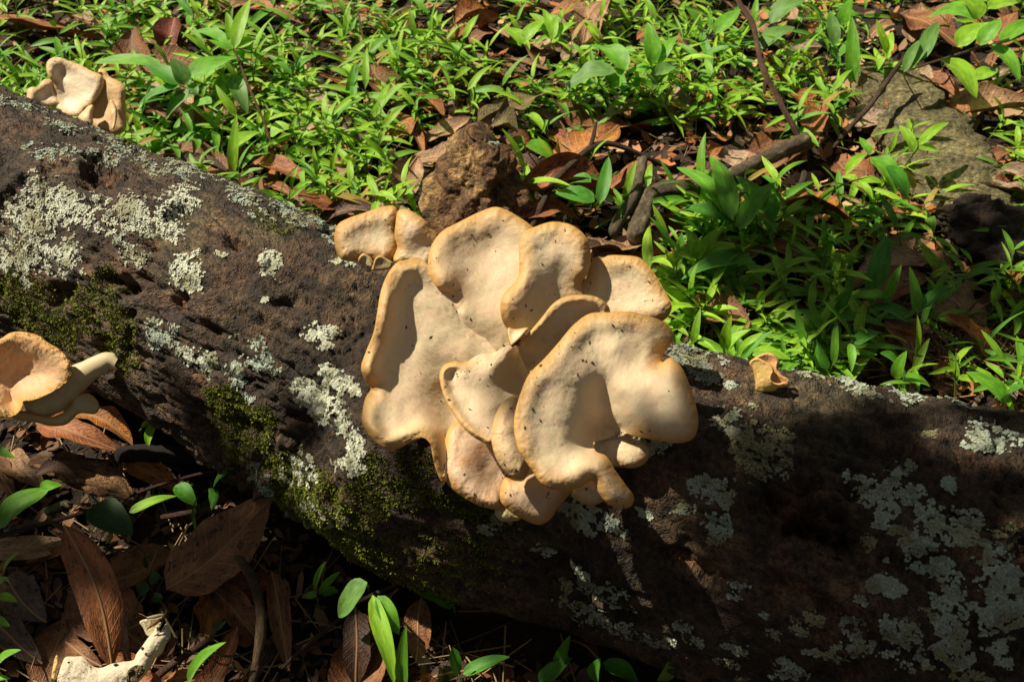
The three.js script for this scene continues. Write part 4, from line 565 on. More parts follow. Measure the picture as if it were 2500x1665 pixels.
D('dark brown leaf right beside the stump', 'q2', 1170, 1070, 1370, 1190, 100, 'dark', { h0: 0.03 });
D('rusty leaf under green leaves right of the stump top', 'q2', 1120, 950, 1320, 1050, 110, 'rust', { h0: 0.04 });
D('little pinkish orange leaf among grass above the olive leaf', 'q2', 1200, 570, 1360, 640, 80, 'orange');
D('brown leaf behind the twig right of the cluster top', 'q2', 1240, 1480, 1620, 1500, 130, 'rust', { h0: 0.04 });
D('large wavy brown leaf at upper right', 'q3', 1440, 130, 1930, 360, 240, 'brown', { wave: 0.4, h0: 0.03, h1: 0.03, sd: 4 });
D('tan leaf end left of the large wavy leaf, upper right', 'q3', 1290, 270, 1520, 170, 90, 'tan');
D('orange leaf at the top edge, right of centre', 'q3', 990, 40, 1160, 10, 80, 'orange');
D('red scrap of leaf at the top edge, right', 'q3', 1580, 110, 1740, 80, 90, 'red', { wave: 0.5 });
D('long light brown rolled leaf at the right edge beside the slab', 'q3', 1810, 790, 2460, 740, 200, 'tan', { curl: 0.7, h0: 0.02, h1: 0.03, arch: 0.03 });
D('reddish brown leaf along the upper edge of the slab', 'q3', 1630, 510, 1930, 720, 130, 'rust', { curl: 0.6, h0: 0.03 });
D('pointed tan leaf above the rolled leaf at right', 'q3', 2020, 680, 2190, 550, 120, 'tan', { h1: 0.04 });
D('orange curl of leaf in the middle of the right grass', 'q3', 760, 640, 880, 800, 130, 'orange', { curl: 0.9, h0: 0.05 });
D('red-brown leaf beside the end of the thick branch', 'q3', 880, 1010, 970, 700, 180, 'rust', { h0: 0.03, h1: 0.03 });
D('brown pointed leaf behind the leaning red twig', 'q3', 680, 620, 760, 480, 110, 'orange', { h1: 0.04 });
D('brown leaf left of the leaning red twig', 'q3', 370, 580, 490, 710, 100, 'rust');
D('large orange-brown leaf lying below the thick branch at right', 'q3', 640, 1390, 1170, 1540, 200, 'orange', { h0: 0.03, h1: 0.03, curl: 0.35, roll: 0.3, sd: 7 });
D('red-brown leaf in shade right of the slab', 'q3', 2080, 1290, 2400, 1310, 130, 'rust', { curl: 0.5 });
D('brown leaf under seedlings at the right edge of the slab', 'q3', 2080, 1100, 2270, 1040, 90, 'brown');
D('light brown leaf under grass left of the leaning red twig top', 'q3', 420, 200, 660, 270, 90, 'tan');
D('orange leaf half under grass left of the slab', 'q3', 1090, 1120, 1340, 1230, 120, 'rust');
D('tan leaf crossing the foot of the twig left of the slab', 'q3', 1060, 780, 1170, 960, 90, 'orange');
D('pinkish leaf below the tuft left of the slab', 'q3', -20, 1400, 100, 1560, 130, 'pale');
D('brown leaf in half shade above the small folded mushroom', 'q5', 480, 120, 920, 250, 110, 'rust', { h0: 0.02 });
D('long brown scroll of leaf in shade above the log, right', 'q5', 910, 110, 1330, 300, 80, 'brown', { curl: 1.0 });
D('dark brown leaf in shade at far right', 'q5', 1580, 210, 1870, 290, 110, 'brown');
D('long brown rolled leaf at the right edge in shade', 'q5', 1900, 650, 2420, 520, 100, 'brown', { curl: 0.9 });
D('upright brown leaf in shade behind grass, right', 'q5', 1420, 620, 1640, 940, 190, 'brown', { h0: 0.05 });
D('small tan leaf standing on the log edge beside the small mushroom', 'q5', 800, 890, 820, 750, 90, 'tan', { h1: 0.05 });
D('tan leaf stub leaning at the log edge, right', 'q5', 1780, 1020, 1840, 890, 100, 'tan', { h1: 0.05 });
D('rusty leaf behind large dark green leaves, right', 'q5', 560, 190, 860, 330, 130, 'rust', { h0: 0.01 });
D('dark brown leaf among shaded grass at right', 'q5', 930, 400, 1050, 620, 170, 'brown');
D('brown leaf corner at the right edge in shade', 'q5', 2230, 470, 2420, 420, 120, 'brown');
// in front of the log, lower left
D('pinkish brown leaf with a torn edge behind the left mushroom stem', 'q4', 500, 1120, 990, 1200, 170, 'rust', { h0: 0.06, h1: 0.05, roll: 0.2, wave: 0.35 });
D('long red-brown leaf under the left funnel mushroom', 'q4', 250, 1310, 860, 1520, 190, 'rust', { h0: 0.04, h1: 0.03, curl: 0.3 });
D('pale brown leaf tip under the left funnel mushroom', 'q4', -120, 1260, 280, 1310, 110, 'tan', { h0: 0.04 });
D('folded leaf with a bright orange edge under the left mushroom', 'q4', 480, 1250, 900, 1480, 150, 'orange', { h0: 0.05, h1: 0.03, fold: 0.5 });
D('small curled orange leaf below the left funnel mushroom', 'q4', 290, 1500, 450, 1390, 100, 'orange', { curl: 0.9, h1: 0.04 });
D('faded tan leaf at the left edge below the funnel mushroom', 'q6', 60, 20, 290, 280, 230, 'tan', { h0: 0.02 });
D('brown leaf lying flat left of the rotten wood', 'q6', -80, 40, 120, 330, 200, 'brown');
D('orange-red leaf right of the rotten wood chunk', 'q6', 850, 60, 1230, 330, 180, 'orange', { h0: 0.03, h1: 0.02 });
D('long flat tan leaf reaching in from the left edge', 'q6', -160, 680, 560, 670, 170, 'tan', { h0: 0.03, h1: 0.02, arch: 0.02, curl: 0.15 });
D('big dark leathery leaf standing tip up at lower left', 'q6', 770, 1480, 450, 500, 360, 'rust', { h0: 0.03, h1: 0.09, curl: -0.35, arch: 0.08, shape: 1.15, sd: 12 });
D('big dark brown leaf with veins below the moss at lower left', 'q6', 1120, 930, 1860, 380, 400, 'brown', { h0: 0.05, h1: 0.06, arch: 0.05, curl: 0.15, sd: 13, shape: 0.7 });
D('brown leaf folded under the big veined leaf, lower left', 'q6', 1420, 910, 1760, 1290, 230, 'brown', { h0: 0.04, h1: 0.01, fold: 0.4 });
D('long narrow brown leaf right of the bent stick', 'q6', 1840, 820, 1970, 1500, 180, 'brown', { h0: 0.04, h1: 0.02, curl: 0.5 });
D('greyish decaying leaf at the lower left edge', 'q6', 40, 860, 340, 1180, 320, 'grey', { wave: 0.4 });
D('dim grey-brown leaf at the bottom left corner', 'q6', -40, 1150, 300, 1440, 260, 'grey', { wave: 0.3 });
D('thin dark leaf behind the pale broken fungus', 'q6', 440, 1300, 700, 1480, 130, 'brown');
D('pinkish brown strip of leaf beside the broken fungus', 'q6', 850, 1080, 880, 1440, 100, 'pale', { h0: 0.03 });
D('orange leaf corner at the bottom edge left of centre', 'q6', 1100, 1560, 1400, 1540, 90, 'orange');
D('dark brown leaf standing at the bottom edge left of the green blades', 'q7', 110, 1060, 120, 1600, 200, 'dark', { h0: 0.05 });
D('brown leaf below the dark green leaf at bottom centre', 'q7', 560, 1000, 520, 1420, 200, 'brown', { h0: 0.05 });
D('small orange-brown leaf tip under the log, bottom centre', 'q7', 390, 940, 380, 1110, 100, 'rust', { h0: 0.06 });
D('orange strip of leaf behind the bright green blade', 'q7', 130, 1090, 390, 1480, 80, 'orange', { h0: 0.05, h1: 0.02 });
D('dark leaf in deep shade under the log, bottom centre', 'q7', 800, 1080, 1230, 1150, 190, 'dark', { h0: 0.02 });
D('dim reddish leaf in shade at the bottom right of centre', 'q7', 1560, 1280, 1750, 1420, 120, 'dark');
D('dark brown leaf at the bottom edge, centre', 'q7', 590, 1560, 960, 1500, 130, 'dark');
// leaves scattered among the grass that nothing tells apart
{
  const scat = [], cols = ['brown', 'rust', 'tan', 'orange', 'brown', 'rust', 'tan', 'pale', 'dark'], proto = [];
  for (let k = 0; k < 9; k++) { const L = rr(0.06, 0.10), a = V(-L / 2, 0.006, 0), b = V(L / 2, rr(0.004, 0.02), 0), g = leafGeo(a, b, L * rr(0.17, 0.27), V(0, 0, 0), { sd: rnd() * 90, curl: rr(-0.3, 0.9), fold: rr(0, 0.3), wave: rr(0.1, 0.5), twist: rr(-0.4, 0.6), arch: rr(0, 0.15), tear: 0.2, hook: rr(-0.05, 0.2), sway: rr(-0.12, 0.12), n: 14, m: 6 }); const t = new THREE.Group(); part('blade', g.g, leafMat[cols[k] + (k % 2)], t); part('midrib', new THREE.TubeGeometry(g.rib, 10, 0.0009, 4), M.midrib, t); proto.push(t); }
  let made = 0;
  for (let k = 0; k < 900 && made < 290; k++) {
    const sx = rr(-260, 2760), sy = rnd() < 0.78 ? rr(-120, 900) : rr(1000, 1850), p = gnd(sx, sy); if (offLog(p.x, p.z) < 0.95 || p.z > 0.62) continue;
    const back = sy < 960 && p.z < 0.1; if (!back && ((sx < 560 && sy < 1330) || rnd() < 0.3)) continue;
    const kk = back ? Math.floor(rnd() * 9) : [1, 3, 0, 5, 1, 4, 8, 5, 0][Math.floor(rnd() * 9)], t = proto[kk].clone(); t.name = numbered('dead_leaf'); scene.add(t);
    const sc = rr(0.8, 1.25); t.position.set(p.x, gy(p.x, p.z) + rr(0.004, back ? 0.022 : 0.012), p.z); t.rotation.set(rr(-0.35, 0.35), rnd() * 6.28, rr(-0.3, 0.3)); t.scale.setScalar(sc);
    const cw = ['brown', 'rust brown', 'tan', 'orange', 'curled brown', 'curled rust brown', 'curled tan', 'pale', 'dark'][kk], col = ['far left', 'left', 'middle', 'right', 'far right'][clamp(Math.floor(sx / 500), 0, 4)], row = sy < 130 ? 'along the top edge' : sy < 330 ? 'in the upper grass' : sy < 560 ? 'in the grass midway to the log' : 'in the grass close to the log';
    scat.push([t, back ? `${cw} fallen leaf ${row}, ${col}` : `${cw} fallen leaf in the shaded litter before the log, ${col} `]);
    made++;
  }
  const count = {}; for (const [, l] of scat) count[l] = (count[l] || 0) + 1;
  for (const [t, l] of scat) tag(t, l, 'leaf', count[l] > 1 ? l.replace('leaf', 'leaves') : undefined);
}
// crumbs of leaf, bark and straw all over the soil
{
  const fl = new THREE.CircleGeometry(1, 6); { const p = fl.attributes.position; for (let i = 0; i < p.count; i++) p.setZ(i, 0.35 * Math.abs(p.getX(i)) * (i % 2 ? 1 : 0.4)); fl.computeVertexNormals(); }
  const n = 10500, im = new THREE.InstancedMesh(fl, new THREE.MeshStandardMaterial({ color: 0xffffff, roughness: 0.8, side: THREE.DoubleSide }), n), m4 = new THREE.Matrix4(), e = new THREE.Euler(), c = new THREE.Color();
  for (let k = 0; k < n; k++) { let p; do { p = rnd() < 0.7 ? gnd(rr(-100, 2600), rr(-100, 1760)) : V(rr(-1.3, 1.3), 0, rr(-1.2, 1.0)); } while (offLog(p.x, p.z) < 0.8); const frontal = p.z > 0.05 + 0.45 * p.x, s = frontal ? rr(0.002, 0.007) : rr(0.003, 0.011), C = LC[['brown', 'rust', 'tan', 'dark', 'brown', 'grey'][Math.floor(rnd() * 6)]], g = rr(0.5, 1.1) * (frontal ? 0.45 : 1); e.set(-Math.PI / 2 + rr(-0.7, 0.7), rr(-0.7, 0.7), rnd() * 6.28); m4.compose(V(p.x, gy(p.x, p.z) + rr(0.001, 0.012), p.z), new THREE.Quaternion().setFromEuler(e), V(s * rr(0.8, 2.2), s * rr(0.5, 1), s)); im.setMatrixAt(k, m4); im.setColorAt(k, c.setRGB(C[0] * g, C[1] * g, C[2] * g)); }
  im.name = 'leaf_litter'; im.userData.kind = 'stuff'; im.castShadow = im.receiveShadow = true; scene.add(im); tag(im, 'brown crumbs of leaf and bark covering the soil', 'litter');
  const st = new THREE.CylinderGeometry(0.0006, 0.0009, 1, 4), ns = 1500, is = new THREE.InstancedMesh(st, new THREE.MeshStandardMaterial({ color: 0xffffff, roughness: 0.7 }), ns);
  for (let k = 0; k < ns; k++) { let p; do { p = rnd() < 0.25 ? gnd(rr(2180, 2520), rr(760, 920)) : rnd() < 0.12 ? gnd(rr(1080, 1400), rr(1520, 1640)) : gnd(rr(-100, 2600), rr(-100, 1760)); } while (offLog(p.x, p.z) < 0.9); const g = rr(0.4, 1.1); e.set(Math.PI / 2 + rr(-0.6, 0.6), 0, rr(-0.5, 0.5)); const qq = new THREE.Quaternion().setFromAxisAngle(V(0, 1, 0), rnd() * 6.28).multiply(new THREE.Quaternion().setFromEuler(e)); m4.compose(V(p.x, gy(p.x, p.z) + rr(0.004, 0.022), p.z), qq, V(1, rr(0.02, 0.085), 1)); is.setMatrixAt(k, m4); is.setColorAt(k, c.setRGB(0.36 * g, 0.24 * g, 0.11 * g)); }
  is.name = 'dry_straw'; is.userData.kind = 'stuff'; is.castShadow = is.receiveShadow = true; scene.add(is); tag(is, 'thin dry straw and stems scattered through the litter', 'straw');
}

// ---------------------------------------------------------------- twigs, branches, stump and slab
M.wood = new THREE.MeshStandardMaterial({ vertexColors: true, roughness: 0.9, map: grit, bumpMap: gritBump, bumpScale: 0.0018 });
// rough limb through world points with a radius at each; colours c
function limb(pts, rads, c, o, { n = 60, q = 14, rough = 0.12, flat = 1, grain = 1, fq = 60, fy = 1 } = {}) {
  const cv = new THREE.CatmullRomCurve3(pts), pos = [], idx = [], col = [], uv = [], F = cv.computeFrenetFrames(n), L = cv.getLength(), T = V(0, 0, 0);
  for (let i = 0; i <= n; i++) {
    const t = i / n, p = cv.getPointAt(t), u = cv.getUtoTmapping(t) * (pts.length - 1), k = Math.min(pts.length - 2, Math.floor(u)), r = lerp(rads[k], rads[k + 1], u - k) * (i === 0 || i === n ? 0.001 : i === 1 || i === n - 1 ? 0.8 : 1);
    cv.getTangentAt(t, T); let s = T.clone().cross(V(0, 1, 0)); if (s.lengthSq() < 1e-3) s = V(1, 0, 0); s.normalize(); const up = s.clone().cross(T).normalize();
    for (let j = 0; j < q; j++) { const a = j / q * Math.PI * 2, x = Math.cos(a), y = Math.sin(a), e = 1 + rough * 2 * fbm(p.x * fq + x * 1.2, p.y * fq * fy + y * 1.2, p.z * fq * fy + 7, 3) + rough * 1.3 * fbm(p.x * fq * 3.5 + x * 4, p.y * fq * 3.5 * fy + y * 4, p.z * fq * 3.5 * fy, 3) + rough * fbm(t * L * 40, x * 3 + 9, y * 3, 2), w = p.clone().addScaledVector(s, x * r * e).addScaledVector(up, y * r * e * flat).sub(o); pos.push(w.x, w.y, w.z); const g = 0.8 + 0.8 * grain * fbm(p.x * 150 + x * 9 * r * 60, p.y * 150 + y * 9 * r * 60, p.z * 150, 3), m = sstep(0, 0.35, fbm(p.x * 40 + x, p.y * 40 + y, p.z * 40 + 20, 3)); const C2 = c[1] || c[0]; const g2 = g * 1.6; col.push(lerp(c[0][0], C2[0], m) * g2, lerp(c[0][1], C2[1], m) * g2, lerp(c[0][2], C2[2], m) * g2); uv.push(t * L * 10, j / q * 2); }
  }
  for (let i = 0; i < n; i++) for (let j = 0; j < q; j++) { const a = i * q + j, b = i * q + (j + 1) % q; idx.push(a, b, a + q, b, b + q, a + q); }
  return geom(pos, idx, col, uv);
}
const TW = [[0.12, 0.075, 0.048], [0.18, 0.12, 0.085]], TR = [[0.16, 0.075, 0.05], [0.24, 0.13, 0.09]], TG = [[0.19, 0.155, 0.10], [0.30, 0.27, 0.17]];
// twig: list of [x, y, height, thickness in crop pixels]
function twig(name, label, f, list, c, o = {}) {
  const P = list.map(([x, y, h]) => gp(...fr(f, x, y), h)), R = list.map((l, i) => l[3] * QS * PX * depthOf(P[i]) / 2), t = thing(name, label, o.cat || 'twig', P[0]);
  part('bark', limb(P, R, c, P[0], { n: 40, q: 9, rough: 0.08, ...o }), M.wood, t);
  for (const br of o.side || []) { const BP = br.map(([x, y, h]) => gp(...fr(f, x, y), h)), BR = br.map((l, i) => l[3] * QS * PX * depthOf(BP[i]) / 2); part('side_twig', limb(BP, BR, c, P[0], { n: 24, q: 8, rough: 0.08 }), M.wood, t); }
  return t;
}
twig('forked_twig', 'dark forked twig arching up just right of the stump', 'q2', [[1290, 1560, 0.03, 50], [1370, 1380, 0.05, 46], [1450, 1230, 0.065, 46], [1600, 1080, 0.075, 46], [1700, 1000, 0.08, 52], [1790, 970, 0.08, 44], [1900, 990, 0.075, 36], [2050, 1055, 0.06, 34], [2240, 1140, 0.04, 30]], TW, { side: [[[1690, 1010, 0.08, 34], [1715, 920, 0.09, 30], [1735, 820, 0.095, 22]]] });
twig('grey_branch', 'grey lichen-stained branch rising behind the cluster at right', 'q2', [[1830, 1600, 0.03, 80], [1900, 1470, 0.045, 84], [1970, 1360, 0.055, 82], [2020, 1220, 0.06, 74], [2055, 1060, 0.06, 66]], TG, { cat: 'branch' });
twig('thick_branch', 'thick cracked branch lying behind the cluster with a knotted broken end', 'q2', [[1990, 1640, 0.03, 120], [2040, 1460, 0.04, 126], [2110, 1320, 0.05, 120], [2230, 1275, 0.055, 110], [2400, 1262, 0.055, 112], [2620, 1200, 0.055, 104], [2900, 1060, 0.055, 104], [3070, 985, 0.055, 110], [3140, 950, 0.055, 116], [3175, 930, 0.055, 70]], [[0.19, 0.145, 0.10], [0.34, 0.28, 0.20]], { cat: 'branch', n: 120, q: 18, rough: 0.14 });
twig('leaning_twig', 'long reddish twig leaning up from the thick branch to the top edge', 'q3', [[850, 960, 0.05, 40], [790, 850, 0.065, 38], [740, 760, 0.075, 40], [670, 620, 0.085, 36], [600, 490, 0.095, 42], [560, 350, 0.1, 34], [520, 160, 0.11, 38], [450, 50, 0.11, 32], [380, -60, 0.11, 32]], TR, { side: [[[615, 530, 0.09, 34], [600, 590, 0.085, 30], [600, 640, 0.08, 18]]] });
twig('straight_twig', 'straight brown twig leaning across the left side of the grey slab', 'q3', [[1060, 1005, 0.03, 30], [1180, 860, 0.05, 32], [1300, 730, 0.07, 36], [1420, 560, 0.085, 38], [1550, 385, 0.095, 30]], TW, {});
twig('trailing_vine', 'thin pale vine stem crossing above the slab at upper right', 'q3', [[1560, 480, 0.06, 14], [1740, 420, 0.07, 16], [1900, 370, 0.075, 18], [2060, 320, 0.08, 18], [2260, 270, 0.085, 16], [2420, 200, 0.09, 14]], [[0.30, 0.20, 0.11]], { cat: 'stem' });
twig('slender_twig', 'slender reddish stem standing in the grass left of the cluster', 'q1', [[1905, 1330, 0.01, 14], [1870, 1090, 0.03, 16], [1780, 810, 0.06, 18], [1680, 580, 0.08, 18], [1585, 330, 0.1, 16]], [[0.26, 0.13, 0.08]], { cat: 'stem' });
twig('slender_twig', 'slender brown stem in the grass above the stump, left', 'q2', [[230, 640, 0.02, 12], [195, 450, 0.04, 13], [150, 230, 0.06, 14], [120, 60, 0.07, 12]], [[0.24, 0.15, 0.08]], { cat: 'stem' });
twig('curved_twig', 'curved twig below the thick branch end at right', 'q3', [[870, 1160, 0.03, 40], [860, 1220, 0.03, 42], [820, 1280, 0.02, 38], [720, 1340, 0.015, 30], [640, 1370, 0.01, 18]], TW, {});
twig('short_twig', 'short dark twig in the top right of centre grass', 'q3', [[10, 180, 0.04, 22], [60, 270, 0.04, 22], [110, 350, 0.035, 20]], TW, {});
twig('short_twig', 'pale broken twig beside the pale upper-left mushroom', 'q1', [[820, 545, 0.03, 34], [870, 510, 0.035, 32], [905, 490, 0.035, 26]], [[0.42, 0.30, 0.17]], {});
twig('short_twig', 'reddish thin twig at the top edge left of centre', 'q2', [[580, 185, 0.02, 14], [680, 100, 0.03, 15], [800, 0, 0.04, 14]], TR, {});
twig('short_twig', 'grey stick under grass below the pale sunlit leaf', 'q2', [[940, 410, 0.02, 30], [1080, 405, 0.022, 32], [1230, 420, 0.02, 26]], TW, {});
twig('long_twig', 'long thin brown twig lying across the litter at lower left', 'q6', [[-40, 595, 0.05, 34], [200, 520, 0.055, 32], [500, 440, 0.055, 30], [800, 335, 0.055, 28], [1160, 210, 0.05, 24], [1560, 110, 0.04, 20]], TR, {});
twig('grey_twig', 'knobbly grey twig piece on the long thin twig at lower left', 'q6', [[310, 420, 0.05, 60], [370, 390, 0.055, 64], [430, 365, 0.055, 58], [490, 380, 0.055, 44]], TG, { side: [[[330, 430, 0.05, 50], [370, 490, 0.045, 46], [450, 545, 0.04, 36]]], rough: 0.2 });
twig('bent_stick', 'thick bent stick with a frayed top standing among leaves, lower left', 'q6', [[1700, 1600, 0.05, 64], [1745, 1400, 0.065, 66], [1765, 1200, 0.08, 68], [1750, 1020, 0.09, 66], [1700, 860, 0.095, 70], [1620, 740, 0.10, 66], [1580, 715, 0.10, 30]], [[0.14, 0.085, 0.045], [0.24, 0.16, 0.08]], { cat: 'stick', rough: 0.14 });
twig('kinked_twig', 'thin kinked green-brown stem beside the broken fungus', 'q6', [[1090, 1080, 0.05, 14], [1170, 1230, 0.045, 16], [1255, 1360, 0.04, 16], [1400, 1375, 0.04, 15], [1600, 1392, 0.045, 15], [1750, 1340, 0.05, 14]], [[0.26, 0.22, 0.10]], { cat: 'stem' });
twig('dark_twig', 'dark reddish twig running from the bottom edge at lower left', 'q6', [[1000, 1580, 0.02, 56], [1150, 1460, 0.025, 50], [1280, 1370, 0.03, 46], [1460, 1250, 0.03, 36]], TR, {});
twig('dark_twig', 'dim twig lying in shade between the big veined leaf and the moss', 'q6', [[1080, 455, 0.03, 40], [1260, 425, 0.035, 42], [1450, 400, 0.03, 34]], TR, {});
twig('black_stick', 'short blackened stick lying against the log at left', 'q4', [[780, 1530, 0.04, 110], [960, 1512, 0.045, 120], [1160, 1520, 0.045, 116], [1400, 1530, 0.04, 96]], [[0.022, 0.018, 0.016]], { cat: 'stick', q: 14 });
twig('thin_twig', 'thin brown twig in shade under the log, bottom centre', 'q7', [[700, 1340, 0.03, 12], [940, 1255, 0.04, 14], [1240, 1120, 0.05, 12]], TR, {});
twig('thin_twig', 'brown twig poking out under the moss, bottom left of centre', 'q7', [[110, 1030, 0.06, 34], [280, 950, 0.07, 28], [450, 880, 0.075, 20]], TW, {});
twig('thin_twig', 'thin twig crossing the bottom edge left of centre', 'q6', [[1900, 1480, 0.04, 26], [2080, 1310, 0.05, 26], [2240, 1190, 0.05, 22], [2330, 1100, 0.05, 18]], TW, {});

// rotten stump behind the cluster
{
  const b = gp(1150, 590, 0), dB = depthOf(b), top = at(1178, 335, dB - 0.02), P = [b.clone().add(V(0, -0.02, 0)), b.clone().lerp(top, 0.3), b.clone().lerp(top, 0.55), b.clone().lerp(top, 0.8), top, top.clone().add(V(0.004, 0.006, 0))], u = PX * dB;
  const t = thing('stump', 'rotten brown stump with pale lichen standing behind the cluster', 'stump', b);
  part('wood', limb(P, [140 * u, 128 * u, 110 * u, 84 * u, 56 * u, 32 * u], [[0.16, 0.085, 0.038], [0.34, 0.21, 0.095]], b, { n: 130, q: 160, rough: 0.19, fq: 40, fy: 0.6, grain: 1.6, flat: 0.8 }), M.wood, t);
  // lichen crusts on it
  const g = t.children[0].geometry, gpv = g.attributes.position, gn = g.attributes.normal, sets = [[[930, 445], 26, G], [[885, 458], 18, G], [[1090, 405], 26, G], [[1075, 500], 40, G], [[1110, 330], 20, G], [[1225, 400], 22, G], [[1205, 360], 14, G]];
  for (const [[cx, cy], rad, C] of sets) {
    const pos = [], idx = [], col = []; let c = 0;
    for (let k = 0; k < gpv.count; k++) { const w = V(gpv.getX(k), gpv.getY(k), gpv.getZ(k)), n = V(gn.getX(k), gn.getY(k), gn.getZ(k)), wp = w.clone().add(b), [px, py] = pix(wp); if (n.dot(camera.position.clone().sub(wp)) < 0 || Math.hypot(px - cx, py - cy) > rad * (1 + 0.9 * fbm(wp.x * 90, wp.y * 90, wp.z * 90, 3)) || rnd() < 0.25) continue;
      for (let s = 0; s < 2; s++) { const q = new THREE.Quaternion().setFromUnitVectors(V(0, 0, 1), n.clone().add(V(rr(-0.4, 0.4), rr(-0.4, 0.4), rr(-0.4, 0.4))).normalize()), sz = rr(0.0012, 0.0024), o = pos.length / 3, gg = rr(0.6, 0.95); for (let i = 0; i < 7; i++) { const a = i / 7 * 6.28, r = sz * rr(0.6, 1.1), v = V(Math.cos(a) * r, Math.sin(a) * r, 0.0012 + rr(0, 0.0006)).applyQuaternion(q); pos.push(w.x + v.x + rr(-0.0006, 0.0006), w.y + v.y, w.z + v.z); col.push(C[0] * gg, C[1] * gg, C[2] * gg * 0.9); if (i > 1) idx.push(o, o + i - 1, o + i); } } c++; }
    if (c > 6) part('lichen_patch', geom(pos, idx, col), M.lichen, t);
  }
}
// weathered grey slab of wood at right, ending in dark rot
{
  const pts = [[2120, 165], [2190, 225], [2260, 330], [2330, 450], [2400, 545], [2450, 600]], wid = [60, 110, 128, 118, 104, 90], P = pts.map(([x, y], i) => gp(x, y, 0.022)), R = P.map((p, i) => wid[i] * PX * depthOf(p)), b = P[0].clone();
  const t = thing('wood_slab', 'weathered grey slab of wood lying in the grass at right', 'wood', b);
  part('wood', limb(P, R, [[0.17, 0.15, 0.078], [0.31, 0.275, 0.14]], b, { n: 130, q: 90, rough: 0.12, flat: 0.34, grain: 1.4, fq: 26 }), M.wood, t);
  const P2 = [[2330, 500], [2390, 545], [2450, 600], [2500, 660]].map(([x, y]) => gp(x, y, 0.034)), R2 = [50, 100, 105, 60].map((w, i) => w * PX * depthOf(P2[i]));
  const e = part('rotten_end', limb(P2, R2, [[0.035, 0.022, 0.016], [0.06, 0.036, 0.025]], b, { n: 60, q: 60, rough: 0.3, flat: 0.5, grain: 1.2, fq: 34 }), M.wood, t); e.userData.label = 'dark crumbling rotten end of the grey slab';
}
// grey-brown lump of bark near the upper right corner
{ const P = [[1780, 150], [1830, 180], [1900, 205], [1960, 235]].map(([x, y]) => gp(...fr('q3', x, y), 0.02)), t = thing('bark_chip', 'lump of dark grey bark lying near the upper right corner', 'bark', P[0]); part('bark', limb(P, [0.008, 0.02, 0.02, 0.006], [[0.11, 0.085, 0.065], [0.18, 0.14, 0.11]], P[0], { n: 40, q: 24, rough: 0.3, flat: 0.5 }), M.wood, t); }
// rotten wood chunk, lower left
{
  const P = [[210, 60], [330, 90], [480, 130], [640, 190], [780, 250], [880, 320]].map(([x, y]) => gp(...fr('q6', x, y), 0.062)), u = QS * PX * depthOf(P[2]) / 2, t = thing('rotten_wood', 'chunk of flaking brown rotten wood in the litter at lower left', 'wood', P[0]);
  part('wood', limb(P, [90, 150, 210, 230, 170, 60].map((r) => r * u), [[0.16, 0.075, 0.035], [0.30, 0.16, 0.075]], P[0], { n: 110, q: 60, rough: 0.24, flat: 0.45, grain: 1.6, fq: 46 }), M.wood, t);
  const f = leafGeo(gp(...fr('q6', 245, 160), 0.088), gp(...fr('q6', 500, 155), 0.088), 0.009, P[0], { curl: 0.5, sd: 3 }); const c = part('bark_flake', f.g, leafMat.dark0, t); c.userData.label = 'dark flake of bark on the rotten wood';
}

// ---------------------------------------------------------------- green shoots and the grass
const gleaf = dataTex(128, 64, (u, v) => { const s = Math.abs(v - 0.5) * 2, mid = clamp(1 - s * 12) * 0.12, par = 0.05 * Math.cos(v * 70) * clamp(1.2 - s), e = 0.86 + mid + par + 0.12 * tnoise(u, v, 8, 2) + 0.06 * tnoise(u, v, 40, 5); return [e, e, e * 0.95]; }, true);
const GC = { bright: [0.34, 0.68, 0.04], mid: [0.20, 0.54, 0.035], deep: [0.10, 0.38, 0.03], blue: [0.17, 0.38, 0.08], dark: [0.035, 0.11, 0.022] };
const greenMat = {};
for (const k in GC) greenMat[k] = new THREE.MeshPhysicalMaterial({ color: new THREE.Color(...GC[k]), map: gleaf, roughness: 0.55, transmission: 0.35, thickness: 0, side: THREE.DoubleSide, specularIntensity: 0.6 });
M.stalk = new THREE.MeshStandardMaterial({ color: new THREE.Color(0.13, 0.22, 0.05), roughness: 0.6 });
// shoot: leaves [x0, y0, x1, y1, width, h0, h1] in a crop, and a stalk
function shoot(label, f, kind, leaves, stalk, o = {}) {
  const first = leaves[0], b = gp(...fr(f, first[0], first[1]), 0), base = V(b.x, gy(b.x, b.z), b.z), t = thing('grass_shoot', label, 'plant', base);
  leaves.forEach(([x0, y0, x1, y1, w, h0 = 0.06, h1 = 0.055], i) => {
    const a = gp(...fr(f, x0, y0), h0), e = gp(...fr(f, x1, y1), h1), hw = w * QS * 0.5 * across(a, e), { g } = leafGeo(a, e, Math.min(hw, 0.03), base, { fold: 0.22, curl: 0.12, arch: rr(0.05, 0.13), twist: rr(-0.25, 0.25), wave: o.wave ?? 0.08, shape: 0.68, sd: rnd() * 60, n: 12, m: 4 });
    part('leaf', g, greenMat[Array.isArray(kind) ? kind[i % kind.length] : kind], t);
  });
  const sp = (stalk || [[first[0], first[1], first[5] ?? 0.06], [first[0] + 10, first[1] + 60, 0.0]]).map(([x, y, h]) => gp(...fr(f, x, y), h).sub(base));
  part('stalk', new THREE.TubeGeometry(new THREE.CatmullRomCurve3(sp), 10, 0.0011, 6), M.stalk, t);
}
